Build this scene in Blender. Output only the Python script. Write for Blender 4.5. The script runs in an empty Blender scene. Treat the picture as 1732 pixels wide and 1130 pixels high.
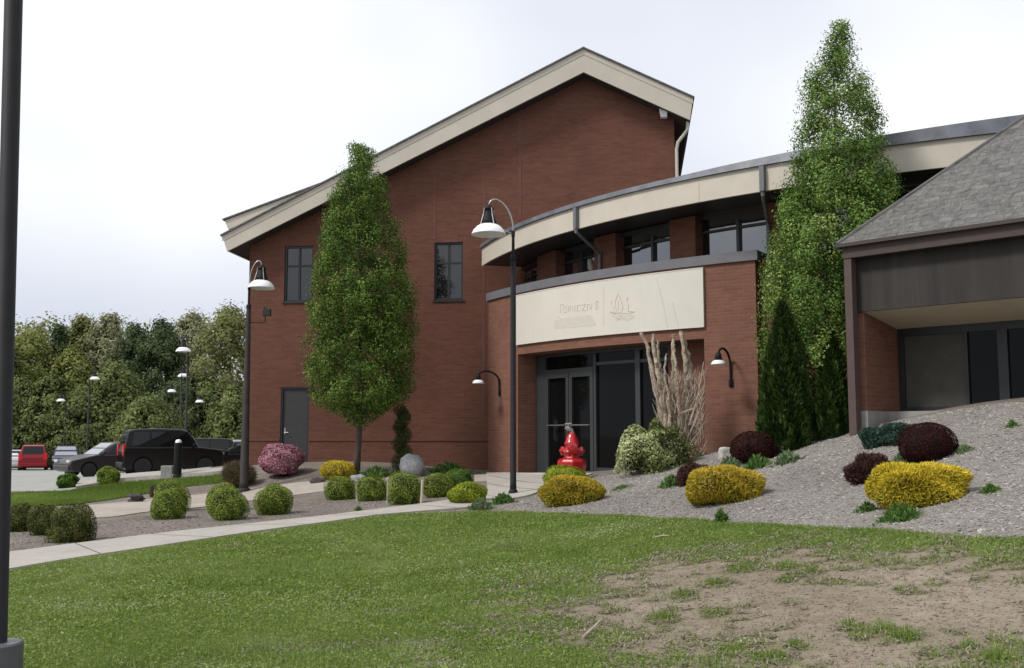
import bpy, math, random
import numpy as np
from mathutils import Vector, Matrix
from mathutils.geometry import delaunay_2d_cdt

scene = bpy.context.scene
COL = scene.collection
PI = math.pi
R = math.radians
rng = np.random.default_rng(7)
random.seed(7)

# ------------------------------------------------------------------ camera
EYE = 1.6
FPX = 1700.0                       # focal length in photograph pixels (photo is 1732 wide)
TILT = math.atan(170 / FPX)
cam = bpy.data.cameras.new("camera")
cam.sensor_width = 36.0
cam.lens = 36.0 * FPX / 1732.0
cam.clip_start = 0.1
cam.clip_end = 3000
camo = bpy.data.objects.new("camera", cam)
COL.objects.link(camo)
camo.location = (0, 0, EYE)
camo.rotation_euler = (PI / 2 + TILT, 0, 0)
scene.camera = camo

# ------------------------------------------------------------------ light
SUN_EL, SUN_AZ = R(48), R(246)     # azimuth measured from +Y clockwise: from behind left
w = bpy.data.worlds.new("World")
scene.world = w
w.use_nodes = True
nt = w.node_tree
nt.nodes.clear()
out = nt.nodes.new('ShaderNodeOutputWorld')
bg = nt.nodes.new('ShaderNodeBackground')
bg.inputs['Strength'].default_value = 0.1
sky = nt.nodes.new('ShaderNodeTexSky')
sky.sky_type = 'NISHITA'
sky.sun_disc = False
sky.sun_elevation = SUN_EL
sky.sun_rotation = SUN_AZ
tc = nt.nodes.new('ShaderNodeTexCoord')
mp = nt.nodes.new('ShaderNodeMapping')
mp.inputs['Scale'].default_value = (1.0, 1.0, 1.5)
mp.inputs['Location'].default_value = (0.62, 0.2, 0.35)
no = nt.nodes.new('ShaderNodeTexNoise')
no.inputs['Scale'].default_value = 1.9
no.inputs['Detail'].default_value = 3
no.inputs['Roughness'].default_value = 0.4
rp = nt.nodes.new('ShaderNodeValToRGB')
rp.color_ramp.elements[0].position = 0.38
rp.color_ramp.elements[0].color = (0.67, 0.70, 0.765, 1)
rp.color_ramp.elements[1].position = 0.585
rp.color_ramp.elements[1].color = (0.90, 0.905, 0.925, 1)
sc_ = nt.nodes.new('ShaderNodeVectorMath')
sc_.operation = 'SCALE'
sc_.inputs['Scale'].default_value = 10.0
mx = nt.nodes.new('ShaderNodeMixRGB')
mx.inputs['Fac'].default_value = 0.94
L = nt.links.new
L(tc.outputs['Generated'], mp.inputs['Vector'])
L(mp.outputs['Vector'], no.inputs['Vector'])
# a duller blue-grey bank of cloud low over the horizon
sep = nt.nodes.new('ShaderNodeSeparateXYZ')
bank = nt.nodes.new('ShaderNodeMapRange')
bank.interpolation_type = 'SMOOTHSTEP'
bank.inputs[1].default_value = 0.07
bank.inputs[2].default_value = 0.24
bank.inputs[3].default_value = 0.85
bank.inputs[4].default_value = 0.0
bmix = nt.nodes.new('ShaderNodeMixRGB')
bmix.inputs['Color2'].default_value = (0.50, 0.54, 0.635, 1)
L(tc.outputs['Generated'], sep.inputs[0])
L(sep.outputs['Z'], bank.inputs[0])
L(bank.outputs[0], bmix.inputs['Fac'])
L(no.outputs['Fac'], rp.inputs['Fac'])
L(rp.outputs['Color'], bmix.inputs['Color1'])
L(bmix.outputs['Color'], sc_.inputs[0])
L(sky.outputs['Color'], mx.inputs['Color1'])
L(sc_.outputs['Vector'], mx.inputs['Color2'])
L(mx.outputs['Color'], bg.inputs['Color'])
L(bg.outputs['Background'], out.inputs['Surface'])
sun = bpy.data.lights.new("sun", 'SUN')
sun.energy = 2.2
sun.angle = R(11)
sun.color = (1.0, 0.96, 0.9)
suno = bpy.data.objects.new("sun", sun)
COL.objects.link(suno)
sdir = Vector((math.sin(SUN_AZ) * math.cos(SUN_EL), math.cos(SUN_AZ) * math.cos(SUN_EL), math.sin(SUN_EL)))
suno.rotation_euler = (-sdir).to_track_quat('-Z', 'Y').to_euler()
suno.location = sdir * 60
scene.view_settings.view_transform = 'Standard'
scene.view_settings.look = 'None'
scene.view_settings.exposure = 0.34
scene.view_settings.gamma = 1.0
scene.view_settings.use_curve_mapping = False
scene.cycles.max_bounces = 6
scene.cycles.diffuse_bounces = 3
scene.cycles.glossy_bounces = 3
scene.cycles.transmission_bounces = 3
scene.cycles.transparent_max_bounces = 4

# ------------------------------------------------------------------ survey: from bearings in the photo to places
CT, ST = math.cos(TILT), math.sin(TILT)


def ray(u, v):
    du, dv = (u - 866.0), (565.0 - v)
    d = np.array([du, FPX * CT - dv * ST, FPX * ST + dv * CT])
    return d / d[1]


def P(u, v, Y):
    return ray(u, v) * Y + np.array([0, 0, EYE])


# ------------------------------------------------------------------ terrain
_cp = [  # bearing u, v and the distance at which the ground lies there
    (-300, 1130, 6.9), (0, 1130, 6.8), (0, 1000, 10.2), (0, 950, 12.6), (0, 900, 16.4), (0, 860, 21.5), (0, 830, 29),
    (0, 810, 45), (0, 793, 78), (-500, 830, 29), (-500, 900, 16.4), (-500, 793, 78), (200, 806, 44), (200, 793, 75),
    (360, 800, 44), (300, 850, 22.5), (200, 880, 18), (150, 918, 14.8),
    (415, 835, 25), (420, 787, 28.6), (470, 808, 26), (600, 788, 26.5), (815, 800, 27.2), (300, 1130, 6.7), (300, 950, 12.0),
    (465, 872, 18.6), (420, 900, 15.6), (640, 872, 17.0), (640, 852, 19.5), (745, 842, 20.7), (640, 1000, 9.7), (640, 1130, 6.6),
    (866, 1130, 6.5), (866, 1000, 9.5), (866, 930, 12.4), (866, 870, 16.5), (868, 835, 19.5), (825, 800, 26), (905, 799, 24.6),
    (970, 850, 17.2), (1000, 801, 22.6), (1070, 800, 19.7), (1165, 780, 19.3), (1160, 815, 16.2), (1282, 748, 19.6),
    (1250, 1130, 6.2), (1250, 960, 9.2), (1250, 885, 12.3), (1225, 853, 13.5), (1270, 790, 16.0), (1330, 752, 17.2), (1440, 738, 15.9),
    (1400, 800, 13.9), (1555, 1130, 5.8), (1555, 980, 7.8), (1555, 903, 9.5), (1555, 858, 11), (1570, 785, 13.0), (1560, 735, 14.2), (1640, 694, 14.5),
    (1732, 1130, 5.5), (1732, 930, 8.2), (1732, 850, 9.7), (1732, 760, 11.8), (1732, 702, 13.4), (1900, 1130, 5.3), (1900, 930, 7.9), (1900, 722, 12.2),
    (2300, 930, 7.5), (2300, 1130, 5)]
_pts = [tuple(P(*c)) for c in _cp]
_pts += [(-4, 0, -0.05), (0, 0, 0.0), (5, 0, 0.2), (-12, 2, -0.05), (12, 2, 0.5), (-20, 8, -0.05), (14, 10, 1.8), (16, 20, 2.0), (10, 22, 1.9),
         (-70, 60, -0.8), (-60, 100, -1.5), (-30, 100, -1.4), (0, 100, -1.0), (30, 60, 0.5), (30, 30, 1.8), (-70, 20, -0.2), (-40, 0, -0.1),
         (0, -20, 0), (30, -10, 0.8), (0, 45, 0.5), (-12, 60, -0.4)]
_pts = np.array(_pts)


def _tps_fit(p, lam=0.02):
    n = len(p)
    d = np.hypot(p[:, None, 0] - p[None, :, 0], p[:, None, 1] - p[None, :, 1])
    K = d ** 2 * np.log(d + 1e-9) + np.eye(n) * lam * 60
    Q = np.c_[np.ones(n), p[:, :2]]
    A = np.block([[K, Q], [Q.T, np.zeros((3, 3))]])
    return np.linalg.solve(A, np.r_[p[:, 2], 0, 0, 0])


_W = _tps_fit(_pts)


def gz(x, y):
    x = np.atleast_1d(np.asarray(x, float))
    y = np.atleast_1d(np.asarray(y, float))
    cx = np.clip(x, -75, 32)
    cy = np.clip(y, -22, 105)
    outv = np.empty(len(x))
    for i in range(0, len(x), 4000):
        a, b = cx[i:i + 4000], cy[i:i + 4000]
        d = np.hypot(a[:, None] - _pts[None, :, 0], b[:, None] - _pts[None, :, 1])
        outv[i:i + 4000] = (d ** 2 * np.log(d + 1e-9)) @ _W[:-3] + _W[-3] + _W[-2] * a + _W[-1] * b
    return np.clip(outv, -2.0, 3.2)


def g1(x, y):
    return float(gz(x, y)[0])


def PG(u, v):
    """first point of the ground met along a bearing"""
    d = ray(u, v)
    ys = np.concatenate([np.arange(3, 40, 0.05), np.arange(40, 200, 0.5)])
    p = d[None, :] * ys[:, None]
    h = p[:, 2] + EYE - gz(p[:, 0], p[:, 1])
    k = np.argmax(h < 0)
    if h[k] >= 0:
        k = len(ys) - 1
    if k > 0:
        t = h[k - 1] / (h[k - 1] - h[k] + 1e-12)
        Y = ys[k - 1] + t * (ys[k] - ys[k - 1])
    else:
        Y = ys[0]
    return d * Y + np.array([0, 0, EYE])


def PGY(u, Y):
    """ground point on a bearing at a distance"""
    x = (u - 866.0) / (FPX * CT) * Y * 1.0
    x = ray(u, 735)[0] * Y
    return np.array([x, Y, g1(x, Y)])


def vnoise(x, y, s, seed=0):
    x = np.asarray(x) / s + 1000
    y = np.asarray(y) / s + 1000
    xi, yi = np.floor(x).astype(np.int64), np.floor(y).astype(np.int64)
    fx, fy = x - xi, y - yi
    fx = fx * fx * (3 - 2 * fx)
    fy = fy * fy * (3 - 2 * fy)

    def h(a, b):
        n = (a * 374761393 + b * 668265263 + seed * 1442695041) & 0x7fffffff
        n = ((n ^ (n >> 13)) * 1274126177) & 0x7fffffff
        return ((n ^ (n >> 16)) & 0xffff) / 65535.0
    return (h(xi, yi) * (1 - fx) + h(xi + 1, yi) * fx) * (1 - fy) + (h(xi, yi + 1) * (1 - fx) + h(xi + 1, yi + 1) * fx) * fy


def inpoly(x, y, poly):
    x = np.asarray(x)
    y = np.asarray(y)
    r = np.zeros(len(x), bool)
    n = len(poly)
    j = n - 1
    for i in range(n):
        xi, yi = poly[i][0], poly[i][1]
        xj, yj = poly[j][0], poly[j][1]
        c = ((yi > y) != (yj > y)) & (x < (xj - xi) * (y - yi) / (yj - yi + 1e-12) + xi)
        r ^= c
        j = i
    return r


def spline(pts, n=8, closed=False):
    """Catmull-Rom through points"""
    pts = [np.array(p, float) for p in pts]
    m = len(pts)
    o = []
    rngi = range(m) if closed else range(m - 1)
    for i in rngi:
        if closed:
            a, b, c, d = pts[(i - 1) % m], pts[i], pts[(i + 1) % m], pts[(i + 2) % m]
        else:
            a, b, c, d = pts[max(i - 1, 0)], pts[i], pts[i + 1], pts[min(i + 2, m - 1)]
        for k in range(n):
            t = k / n
            o.append(0.5 * ((2 * b) + (-a + c) * t + (2 * a - 5 * b + 4 * c - d) * t * t + (-a + 3 * b - 3 * c + d) * t ** 3))
    if not closed:
        o.append(pts[-1])
    return o


# ------------------------------------------------------------------ materials
def newmat(name):
    m = bpy.data.materials.new(name)
    m.use_nodes = True
    n = m.node_tree.nodes
    b = n['Principled BSDF']
    return m, m.node_tree, b


def plain(name, col, rough=0.6, metal=0.0, spec=0.5, vary=0.12, scale=6.0, bump=0.0, bscale=40, coat=0.0):
    m, t, b = newmat(name)
    b.inputs['Roughness'].default_value = rough
    b.inputs['Metallic'].default_value = metal
    b.inputs['Specular IOR Level'].default_value = spec
    b.inputs['Coat Weight'].default_value = coat
    tc = t.nodes.new('ShaderNodeTexCoord')
    n = t.nodes.new('ShaderNodeTexNoise')
    n.inputs['Scale'].default_value = scale
    n.inputs['Detail'].default_value = 6
    n.inputs['Roughness'].default_value = 0.65
    r = t.nodes.new('ShaderNodeValToRGB')
    r.color_ramp.elements[0].position = 0.3
    r.color_ramp.elements[1].position = 0.7
    r.color_ramp.elements[0].color = (*[c * (1 - vary) for c in col], 1)
    r.color_ramp.elements[1].color = (*[min(c * (1 + vary), 1) for c in col], 1)
    t.links.new(tc.outputs['Object'], n.inputs['Vector'])
    t.links.new(n.outputs['Fac'], r.inputs['Fac'])
    t.links.new(r.outputs['Color'], b.inputs['Base Color'])
    if bump:
        n2 = t.nodes.new('ShaderNodeTexNoise')
        n2.inputs['Scale'].default_value = bscale
        n2.inputs['Detail'].default_value = 4
        bp = t.nodes.new('ShaderNodeBump')
        bp.inputs['Strength'].default_value = bump
        bp.inputs['Distance'].default_value = 0.02
        t.links.new(tc.outputs['Object'], n2.inputs['Vector'])
        t.links.new(n2.outputs['Fac'], bp.inputs['Height'])
        t.links.new(bp.outputs['Normal'], b.inputs['Normal'])
    return m


def brickmat(name, c1, c2, mortar, stain=0.25, irregular=0.02):
    m, t, b = newmat(name)
    uv = t.nodes.new('ShaderNodeUVMap')
    uv.uv_map = 'UVMap'
    br = t.nodes.new('ShaderNodeTexBrick')
    br.inputs['Scale'].default_value = 1.0
    br.inputs['Brick Width'].default_value = 0.21
    br.inputs['Row Height'].default_value = 0.07
    br.inputs['Mortar Size'].default_value = 0.007
    br.inputs['Mortar Smooth'].default_value = 0.2
    br.inputs['Bias'].default_value = -0.1
    br.inputs['Color1'].default_value = (*c1, 1)
    br.inputs['Color2'].default_value = (*c2, 1)
    br.inputs['Mortar'].default_value = (*mortar, 1)
    t.links.new(uv.outputs['UV'], br.inputs['Vector'])
    n = t.nodes.new('ShaderNodeTexNoise')
    n.inputs['Scale'].default_value = 0.4
    n.inputs['Detail'].default_value = 8
    n.inputs['Roughness'].default_value = 0.7
    t.links.new(uv.outputs['UV'], n.inputs['Vector'])
    mr = t.nodes.new('ShaderNodeMapRange')
    mr.inputs[1].default_value = 0.3
    mr.inputs[2].default_value = 0.7
    mr.inputs[3].default_value = 1 - stain
    mr.inputs[4].default_value = 1 + stain * 0.7
    t.links.new(n.outputs['Fac'], mr.inputs[0])
    # courses that differ a little in colour
    mp2 = t.nodes.new('ShaderNodeMapping')
    mp2.inputs['Scale'].default_value = (1.6, 9.0, 1)
    n3 = t.nodes.new('ShaderNodeTexNoise')
    n3.inputs['Scale'].default_value = 1.0
    n3.inputs['Detail'].default_value = 3
    t.links.new(uv.outputs['UV'], mp2.inputs['Vector'])
    t.links.new(mp2.outputs['Vector'], n3.inputs['Vector'])
    mr3 = t.nodes.new('ShaderNodeMapRange')
    mr3.inputs[1].default_value = 0.3
    mr3.inputs[2].default_value = 0.7
    mr3.inputs[3].default_value = 0.92
    mr3.inputs[4].default_value = 1.08
    t.links.new(n3.outputs['Fac'], mr3.inputs[0])
    mu = t.nodes.new('ShaderNodeMath')
    mu.operation = 'MULTIPLY'
    t.links.new(mr.outputs[0], mu.inputs[0])
    t.links.new(mr3.outputs[0], mu.inputs[1])
    vm = t.nodes.new('ShaderNodeVectorMath')
    vm.operation = 'SCALE'
    t.links.new(br.outputs['Color'], vm.inputs[0])
    t.links.new(mu.outputs[0], vm.inputs['Scale'])
    t.links.new(vm.outputs['Vector'], b.inputs['Base Color'])
    b.inputs['Roughness'].default_value = 0.85
    b.inputs['Specular IOR Level'].default_value = 0.25
    bp = t.nodes.new('ShaderNodeBump')
    bp.inputs['Strength'].default_value = 0.6
    bp.inputs['Distance'].default_value = 0.01
    bp.invert = True
    t.links.new(br.outputs['Fac'], bp.inputs['Height'])
    t.links.new(bp.outputs['Normal'], b.inputs['Normal'])
    return m


def glassmat(name, col=(0.008, 0.009, 0.010), refl=0.14, fk=0.9):
    m, t, b = newmat(name)
    b.inputs['Base Color'].default_value = (*col, 1)
    b.inputs['Roughness'].default_value = 0.5
    b.inputs['Specular IOR Level'].default_value = 0.0
    g = t.nodes.new('ShaderNodeBsdfGlossy')
    g.inputs['Roughness'].default_value = 0.03
    g.inputs['Color'].default_value = (0.9, 0.92, 0.95, 1)
    tcn = t.nodes.new('ShaderNodeTexCoord')
    nn = t.nodes.new('ShaderNodeTexNoise')
    nn.inputs['Scale'].default_value = 1.3
    bp = t.nodes.new('ShaderNodeBump')
    bp.inputs['Strength'].default_value = 0.04
    bp.inputs['Distance'].default_value = 0.02
    t.links.new(tcn.outputs['Object'], nn.inputs['Vector'])
    t.links.new(nn.outputs['Fac'], bp.inputs['Height'])
    t.links.new(bp.outputs['Normal'], g.inputs['Normal'])
    lw = t.nodes.new('ShaderNodeFresnel')
    lw.inputs['IOR'].default_value = 1.5
    ad = t.nodes.new('ShaderNodeMath')
    ad.operation = 'MULTIPLY_ADD'
    ad.inputs[1].default_value = fk
    ad.inputs[2].default_value = refl - 0.04 * fk
    t.links.new(lw.outputs['Fac'], ad.inputs[0])
    mi = t.nodes.new('ShaderNodeMixShader')
    t.links.new(ad.outputs[0], mi.inputs['Fac'])
    t.links.new(b.outputs['BSDF'], mi.inputs[1])
    t.links.new(g.outputs['BSDF'], mi.inputs[2])
    t.links.new(mi.outputs['Shader'], t.nodes['Material Output'].inputs['Surface'])
    return m


def leafmat(name, cols, transl=0.25, rough=0.6, spec=0.12):
    m, t, b = newmat(name)
    a = t.nodes.new('ShaderNodeAttribute')
    a.attribute_name = 'tint'
    r = t.nodes.new('ShaderNodeValToRGB')
    e = r.color_ramp.elements
    while len(e) < len(cols):
        e.new(0.5)
    for i, c in enumerate(cols):
        e[i].position = i / (len(cols) - 1)
        e[i].color = (*c, 1)
    t.links.new(a.outputs['Fac'], r.inputs['Fac'])
    t.links.new(r.outputs['Color'], b.inputs['Base Color'])
    b.inputs['Roughness'].default_value = rough
    b.inputs['Specular IOR Level'].default_value = spec
    if transl:
        tr = t.nodes.new('ShaderNodeBsdfTranslucent')
        t.links.new(r.outputs['Color'], tr.inputs['Color'])
        mi = t.nodes.new('ShaderNodeMixShader')
        mi.inputs['Fac'].default_value = transl
        t.links.new(b.outputs['BSDF'], mi.inputs[1])
        t.links.new(tr.outputs['BSDF'], mi.inputs[2])
        t.links.new(mi.outputs['Shader'], t.nodes['Material Output'].inputs['Surface'])
    return m


def groundmat(name, cols, scales=(0.6, 9.0, 60.0), bump=0.5, rough=0.95, attr=None):
    """patches, clods and grains mixed from three noises"""
    m, t, b = newmat(name)
    tc = t.nodes.new('ShaderNodeTexCoord')
    ns = []
    for s in scales:
        n = t.nodes.new('ShaderNodeTexNoise')
        n.inputs['Scale'].default_value = s
        n.inputs['Detail'].default_value = 5
        n.inputs['Roughness'].default_value = 0.6
        t.links.new(tc.outputs['Object'], n.inputs['Vector'])
        ns.append(n)
    s1 = t.nodes.new('ShaderNodeMath')
    s1.operation = 'ADD'
    t.links.new(ns[0].outputs['Fac'], s1.inputs[0])
    t.links.new(ns[1].outputs['Fac'], s1.inputs[1])
    s2 = t.nodes.new('ShaderNodeMath')
    s2.operation = 'ADD'
    t.links.new(s1.outputs[0], s2.inputs[0])
    t.links.new(ns[2].outputs['Fac'], s2.inputs[1])
    mr = t.nodes.new('ShaderNodeMapRange')
    mr.inputs[1].default_value = 1.15
    mr.inputs[2].default_value = 1.85
    t.links.new(s2.outputs[0], mr.inputs[0])
    r = t.nodes.new('ShaderNodeValToRGB')
    e = r.color_ramp.elements
    while len(e) < len(cols):
        e.new(0.5)
    for i, c in enumerate(cols):
        e[i].position = i / (len(cols) - 1)
        e[i].color = (*c, 1)
    t.links.new(mr.outputs[0], r.inputs['Fac'])
    colout = r.outputs['Color']
    if attr is not None:
        a = t.nodes.new('ShaderNodeAttribute')
        a.attribute_name = 'bare'
        r2 = t.nodes.new('ShaderNodeValToRGB')
        e2 = r2.color_ramp.elements
        while len(e2) < len(attr):
            e2.new(0.5)
        for i, c in enumerate(attr):
            e2[i].position = i / (len(attr) - 1)
            e2[i].color = (*c, 1)
        t.links.new(mr.outputs[0], r2.inputs['Fac'])
        mi = t.nodes.new('ShaderNodeMixRGB')
        t.links.new(a.outputs['Fac'], mi.inputs['Fac'])
        t.links.new(colout, mi.inputs['Color1'])
        t.links.new(r2.outputs['Color'], mi.inputs['Color2'])
        colout = mi.outputs['Color']
    t.links.new(colout, b.inputs['Base Color'])
    b.inputs['Roughness'].default_value = rough
    b.inputs['Specular IOR Level'].default_value = 0.15
    if bump:
        bp = t.nodes.new('ShaderNodeBump')
        bp.inputs['Strength'].default_value = bump
        bp.inputs['Distance'].default_value = 0.03
        t.links.new(s2.outputs[0], bp.inputs['Height'])
        t.links.new(bp.outputs['Normal'], b.inputs['Normal'])
    return m


M = {}
M['brick'] = brickmat('red_brick', (0.155, 0.064, 0.042), (0.122, 0.050, 0.033), (0.147, 0.075, 0.055), 0.16)
M['brick_light'] = brickmat('entrance_brick', (0.200, 0.092, 0.062), (0.161, 0.071, 0.048), (0.192, 0.110, 0.082), 0.14)
M['brick_band'] = plain('dark_brick_band', (0.10, 0.040, 0.030), 0.9, vary=0.25)
M['joint'] = plain('brick_joint', (0.135, 0.056, 0.040), 0.9, vary=0.15)
M['fascia'] = plain('cream_fascia', (0.52, 0.475, 0.40), 0.6, vary=0.07, scale=1.5)
M['soffit'] = plain('brown_soffit', (0.045, 0.032, 0.026), 0.8)
M['soffit_tan'] = plain('tan_soffit', (0.50, 0.44, 0.335), 0.8, vary=0.08)
M['metal_roof'] = plain('grey_roof_edge', (0.115, 0.122, 0.145), 0.45, metal=0.2, vary=0.35, scale=3)
M['coping'] = plain('grey_coping', (0.135, 0.135, 0.15), 0.6, vary=0.12, scale=2)
M['frame'] = plain('dark_bronze_frame', (0.020, 0.020, 0.022), 0.45)
M['frame_grey'] = plain('grey_door_frame', (0.032, 0.034, 0.036), 0.45)
M['glass'] = glassmat('dark_glass', refl=0.075)
M['glass_upper'] = glassmat('upper_glass', refl=0.2)
M['glass_store'] = glassmat('entrance_glass', (0.005, 0.005, 0.005), 0.012, 0.3)
M['door'] = plain('dark_grey_door', (0.034, 0.034, 0.037), 0.55)
M['sign'] = plain('cream_sign', (0.61, 0.585, 0.515), 0.6, vary=0.05, scale=1.2)
M['ghost'] = plain('ghost_lettering', (0.535, 0.50, 0.43), 0.8, vary=0.2, scale=20)
M['ghost_pale'] = plain('ghost_smudge', (0.56, 0.53, 0.46), 0.8, vary=0.1, scale=15)
M['stain'] = plain('rust_streak', (0.49, 0.45, 0.38), 0.8, vary=0.2)
M['maroon'] = plain('maroon_trim', (0.052, 0.036, 0.032), 0.7)
M['post'] = plain('maroon_post', (0.080, 0.052, 0.046), 0.75)
M['maroon_dark'] = plain('dark_brown_trim', (0.050, 0.036, 0.034), 0.7)
M['wood_dark'] = plain('dark_boards', (0.026, 0.022, 0.020), 0.8, vary=0.4, scale=2)
_n = M['wood_dark'].node_tree
_m = _n.nodes.new('ShaderNodeMapping')
_m.inputs['Scale'].default_value = (2.2, 1, 0.16)
_t = next(q for q in _n.nodes if q.type == 'TEX_COORD')
_x = next(q for q in _n.nodes if q.type == 'TEX_NOISE')
_n.links.new(_t.outputs['Object'], _m.inputs['Vector'])
_n.links.new(_m.outputs['Vector'], _x.inputs['Vector'])
M['concrete'] = groundmat('concrete', [(0.29, 0.27, 0.25), (0.37, 0.345, 0.31), (0.41, 0.385, 0.35)], (0.5, 5, 70), 0.15)
M['concrete_base'] = plain('concrete_base', (0.27, 0.265, 0.25), 0.9, vary=0.15, scale=4)
M['path_warm'] = groundmat('warm_paving', [(0.27, 0.235, 0.20), (0.36, 0.32, 0.275), (0.42, 0.38, 0.335)], (0.8, 6, 60), 0.2)
M['asphalt'] = groundmat('pale_asphalt', [(0.24, 0.24, 0.225), (0.31, 0.31, 0.29), (0.36, 0.355, 0.335)], (0.15, 2, 40), 0.1)
M['soil'] = groundmat('bed_soil', [(0.13, 0.11, 0.092), (0.20, 0.175, 0.15), (0.26, 0.23, 0.20)], (0.7, 8, 45), 0.8)
M['mulch'] = groundmat('wood_mulch', [(0.18, 0.165, 0.15), (0.258, 0.238, 0.22), (0.325, 0.303, 0.282)], (0.6, 10, 40), 0.9)
M['lawn'] = groundmat('lawn_soil', [(0.085, 0.11, 0.030), (0.115, 0.15, 0.045), (0.145, 0.17, 0.062)], (0.7, 8, 60), 0.10,
                      attr=[(0.150, 0.120, 0.086), (0.215, 0.177, 0.134), (0.285, 0.242, 0.192)])
M['strip'] = groundmat('strip_grass', [(0.06, 0.09, 0.025), (0.085, 0.12, 0.035), (0.11, 0.145, 0.05)], (0.7, 8, 60), 0.6)
M['grass'] = leafmat('grass_blades', [(0.096, 0.158, 0.022), (0.176, 0.257, 0.049), (0.254, 0.333, 0.095), (0.453, 0.474, 0.324)], 0.35, 0.6)
M['straw'] = leafmat('dry_straw', [(0.17, 0.138, 0.104), (0.245, 0.203, 0.157), (0.36, 0.312, 0.258)], 0.1, 0.8)
M['chip'] = leafmat('bark_chips', [(0.15, 0.133, 0.118), (0.272, 0.251, 0.230), (0.43, 0.405, 0.38)], 0.0, 0.9)
M['shingle'] = None
M['pole'] = plain('dark_pole_paint', (0.011, 0.011, 0.0125), 0.6, spec=0.2, vary=0.2)
M['pole_brown'] = plain('weathered_pole_paint', (0.024, 0.020, 0.019), 0.6, spec=0.2, vary=0.3)
M['white'] = plain('white_enamel', (0.84, 0.84, 0.85), 0.35, vary=0.03)
M['steel'] = plain('dull_steel', (0.34, 0.33, 0.32), 0.35, metal=0.8, vary=0.25, scale=30)
M['bark'] = plain('tree_bark', (0.075, 0.060, 0.048), 0.9, vary=0.4, scale=18, bump=0.6)
M['bark_pale'] = plain('peeling_bark', (0.378, 0.312, 0.232), 0.9, vary=0.45, scale=14, bump=0.9, bscale=30)
M['twig'] = plain('dry_twigs', (0.420, 0.339, 0.270), 0.9, vary=0.4, scale=10)
M['rock'] = plain('grey_granite', (0.26, 0.265, 0.275), 0.85, vary=0.3, scale=16, bump=0.6, bscale=30)
M['rock_red'] = plain('red_brown_rock', (0.030, 0.015, 0.013), 0.9, vary=0.5, scale=12, bump=1.0, bscale=18)
M['rock_pale'] = plain('pale_stone', (0.42, 0.40, 0.36), 0.9, vary=0.25, scale=9, bump=0.6)
M['rock_dark'] = plain('dark_stone', (0.055, 0.048, 0.044), 0.9, vary=0.4, scale=9, bump=0.8)
M['red_paint'] = plain('glossy_red_paint', (0.42, 0.012, 0.016), 0.28, vary=0.2, scale=9, coat=0.4)
M['stake'] = plain('pale_wood', (0.50, 0.44, 0.34), 0.8, vary=0.2)
M['tyre'] = plain('tyre_rubber', (0.014, 0.014, 0.014), 0.8)
M['chrome'] = plain('bright_metal', (0.55, 0.55, 0.56), 0.25, metal=0.9)
M['tail'] = plain('red_lens', (0.55, 0.01, 0.008), 0.2)
M['headlight'] = plain('clear_lens', (0.55, 0.55, 0.56), 0.15)
M['car_glass'] = glassmat('car_glass', (0.006, 0.006, 0.007), 0.035, 0.5)
M['car_glass_bright'] = glassmat('sky_reflecting_windscreen', (0.05, 0.052, 0.055), 0.45)
M['arch'] = plain('wheel_arch_black', (0.005, 0.005, 0.005), 0.9, spec=0.1)
M['plastic'] = plain('black_plastic', (0.016, 0.016, 0.016), 0.6)


def shingles():
    m, t, b = newmat('grey_shingles')
    uv = t.nodes.new('ShaderNodeUVMap')
    uv.uv_map = 'UVMap'
    br = t.nodes.new('ShaderNodeTexBrick')
    br.inputs['Scale'].default_value = 1.0
    br.inputs['Brick Width'].default_value = 0.28
    br.inputs['Row Height'].default_value = 0.13
    br.inputs['Mortar Size'].default_value = 0.008
    br.inputs['Color1'].default_value = (0.150, 0.146, 0.138, 1)
    br.inputs['Color2'].default_value = (0.122, 0.119, 0.113, 1)
    br.inputs['Mortar'].default_value = (0.085, 0.083, 0.080, 1)
    n = t.nodes.new('ShaderNodeTexNoise')
    n.inputs['Scale'].default_value = 5
    n.inputs['Detail'].default_value = 9
    n.inputs['Roughness'].default_value = 0.75
    n.inputs['Distortion'].default_value = 1.5
    dn = t.nodes.new('ShaderNodeMapRange')
    dn.inputs[1].default_value = 0.35
    dn.inputs[2].default_value = 0.65
    dn.inputs[3].default_value = 0.55
    dn.inputs[4].default_value = 1.4
    vm = t.nodes.new('ShaderNodeVectorMath')
    vm.operation = 'SCALE'
    # wobble the courses so that they do not run ruler-straight
    nw = t.nodes.new('ShaderNodeTexNoise')
    nw.inputs['Scale'].default_value = 3.5
    sub = t.nodes.new('ShaderNodeVectorMath')
    sub.operation = 'MULTIPLY_ADD'
    sub.inputs[1].default_value = (0.12, 0.12, 0)
    t.links.new(uv.outputs['UV'], nw.inputs['Vector'])
    t.links.new(nw.outputs['Color'], sub.inputs[0])
    t.links.new(uv.outputs['UV'], sub.inputs[2])
    t.links.new(sub.outputs['Vector'], br.inputs['Vector'])
    t.links.new(uv.outputs['UV'], n.inputs['Vector'])
    t.links.new(n.outputs['Fac'], dn.inputs[0])
    t.links.new(br.outputs['Color'], vm.inputs[0])
    t.links.new(dn.outputs[0], vm.inputs['Scale'])
    t.links.new(vm.outputs['Vector'], b.inputs['Base Color'])
    b.inputs['Roughness'].default_value = 0.9
    bp = t.nodes.new('ShaderNodeBump')
    bp.inputs['Strength'].default_value = 0.8
    bp.inputs['Distance'].default_value = 0.03
    t.links.new(n.outputs['Fac'], bp.inputs['Height'])
    t.links.new(bp.outputs['Normal'], b.inputs['Normal'])
    return m


M['shingle'] = shingles()


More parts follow.
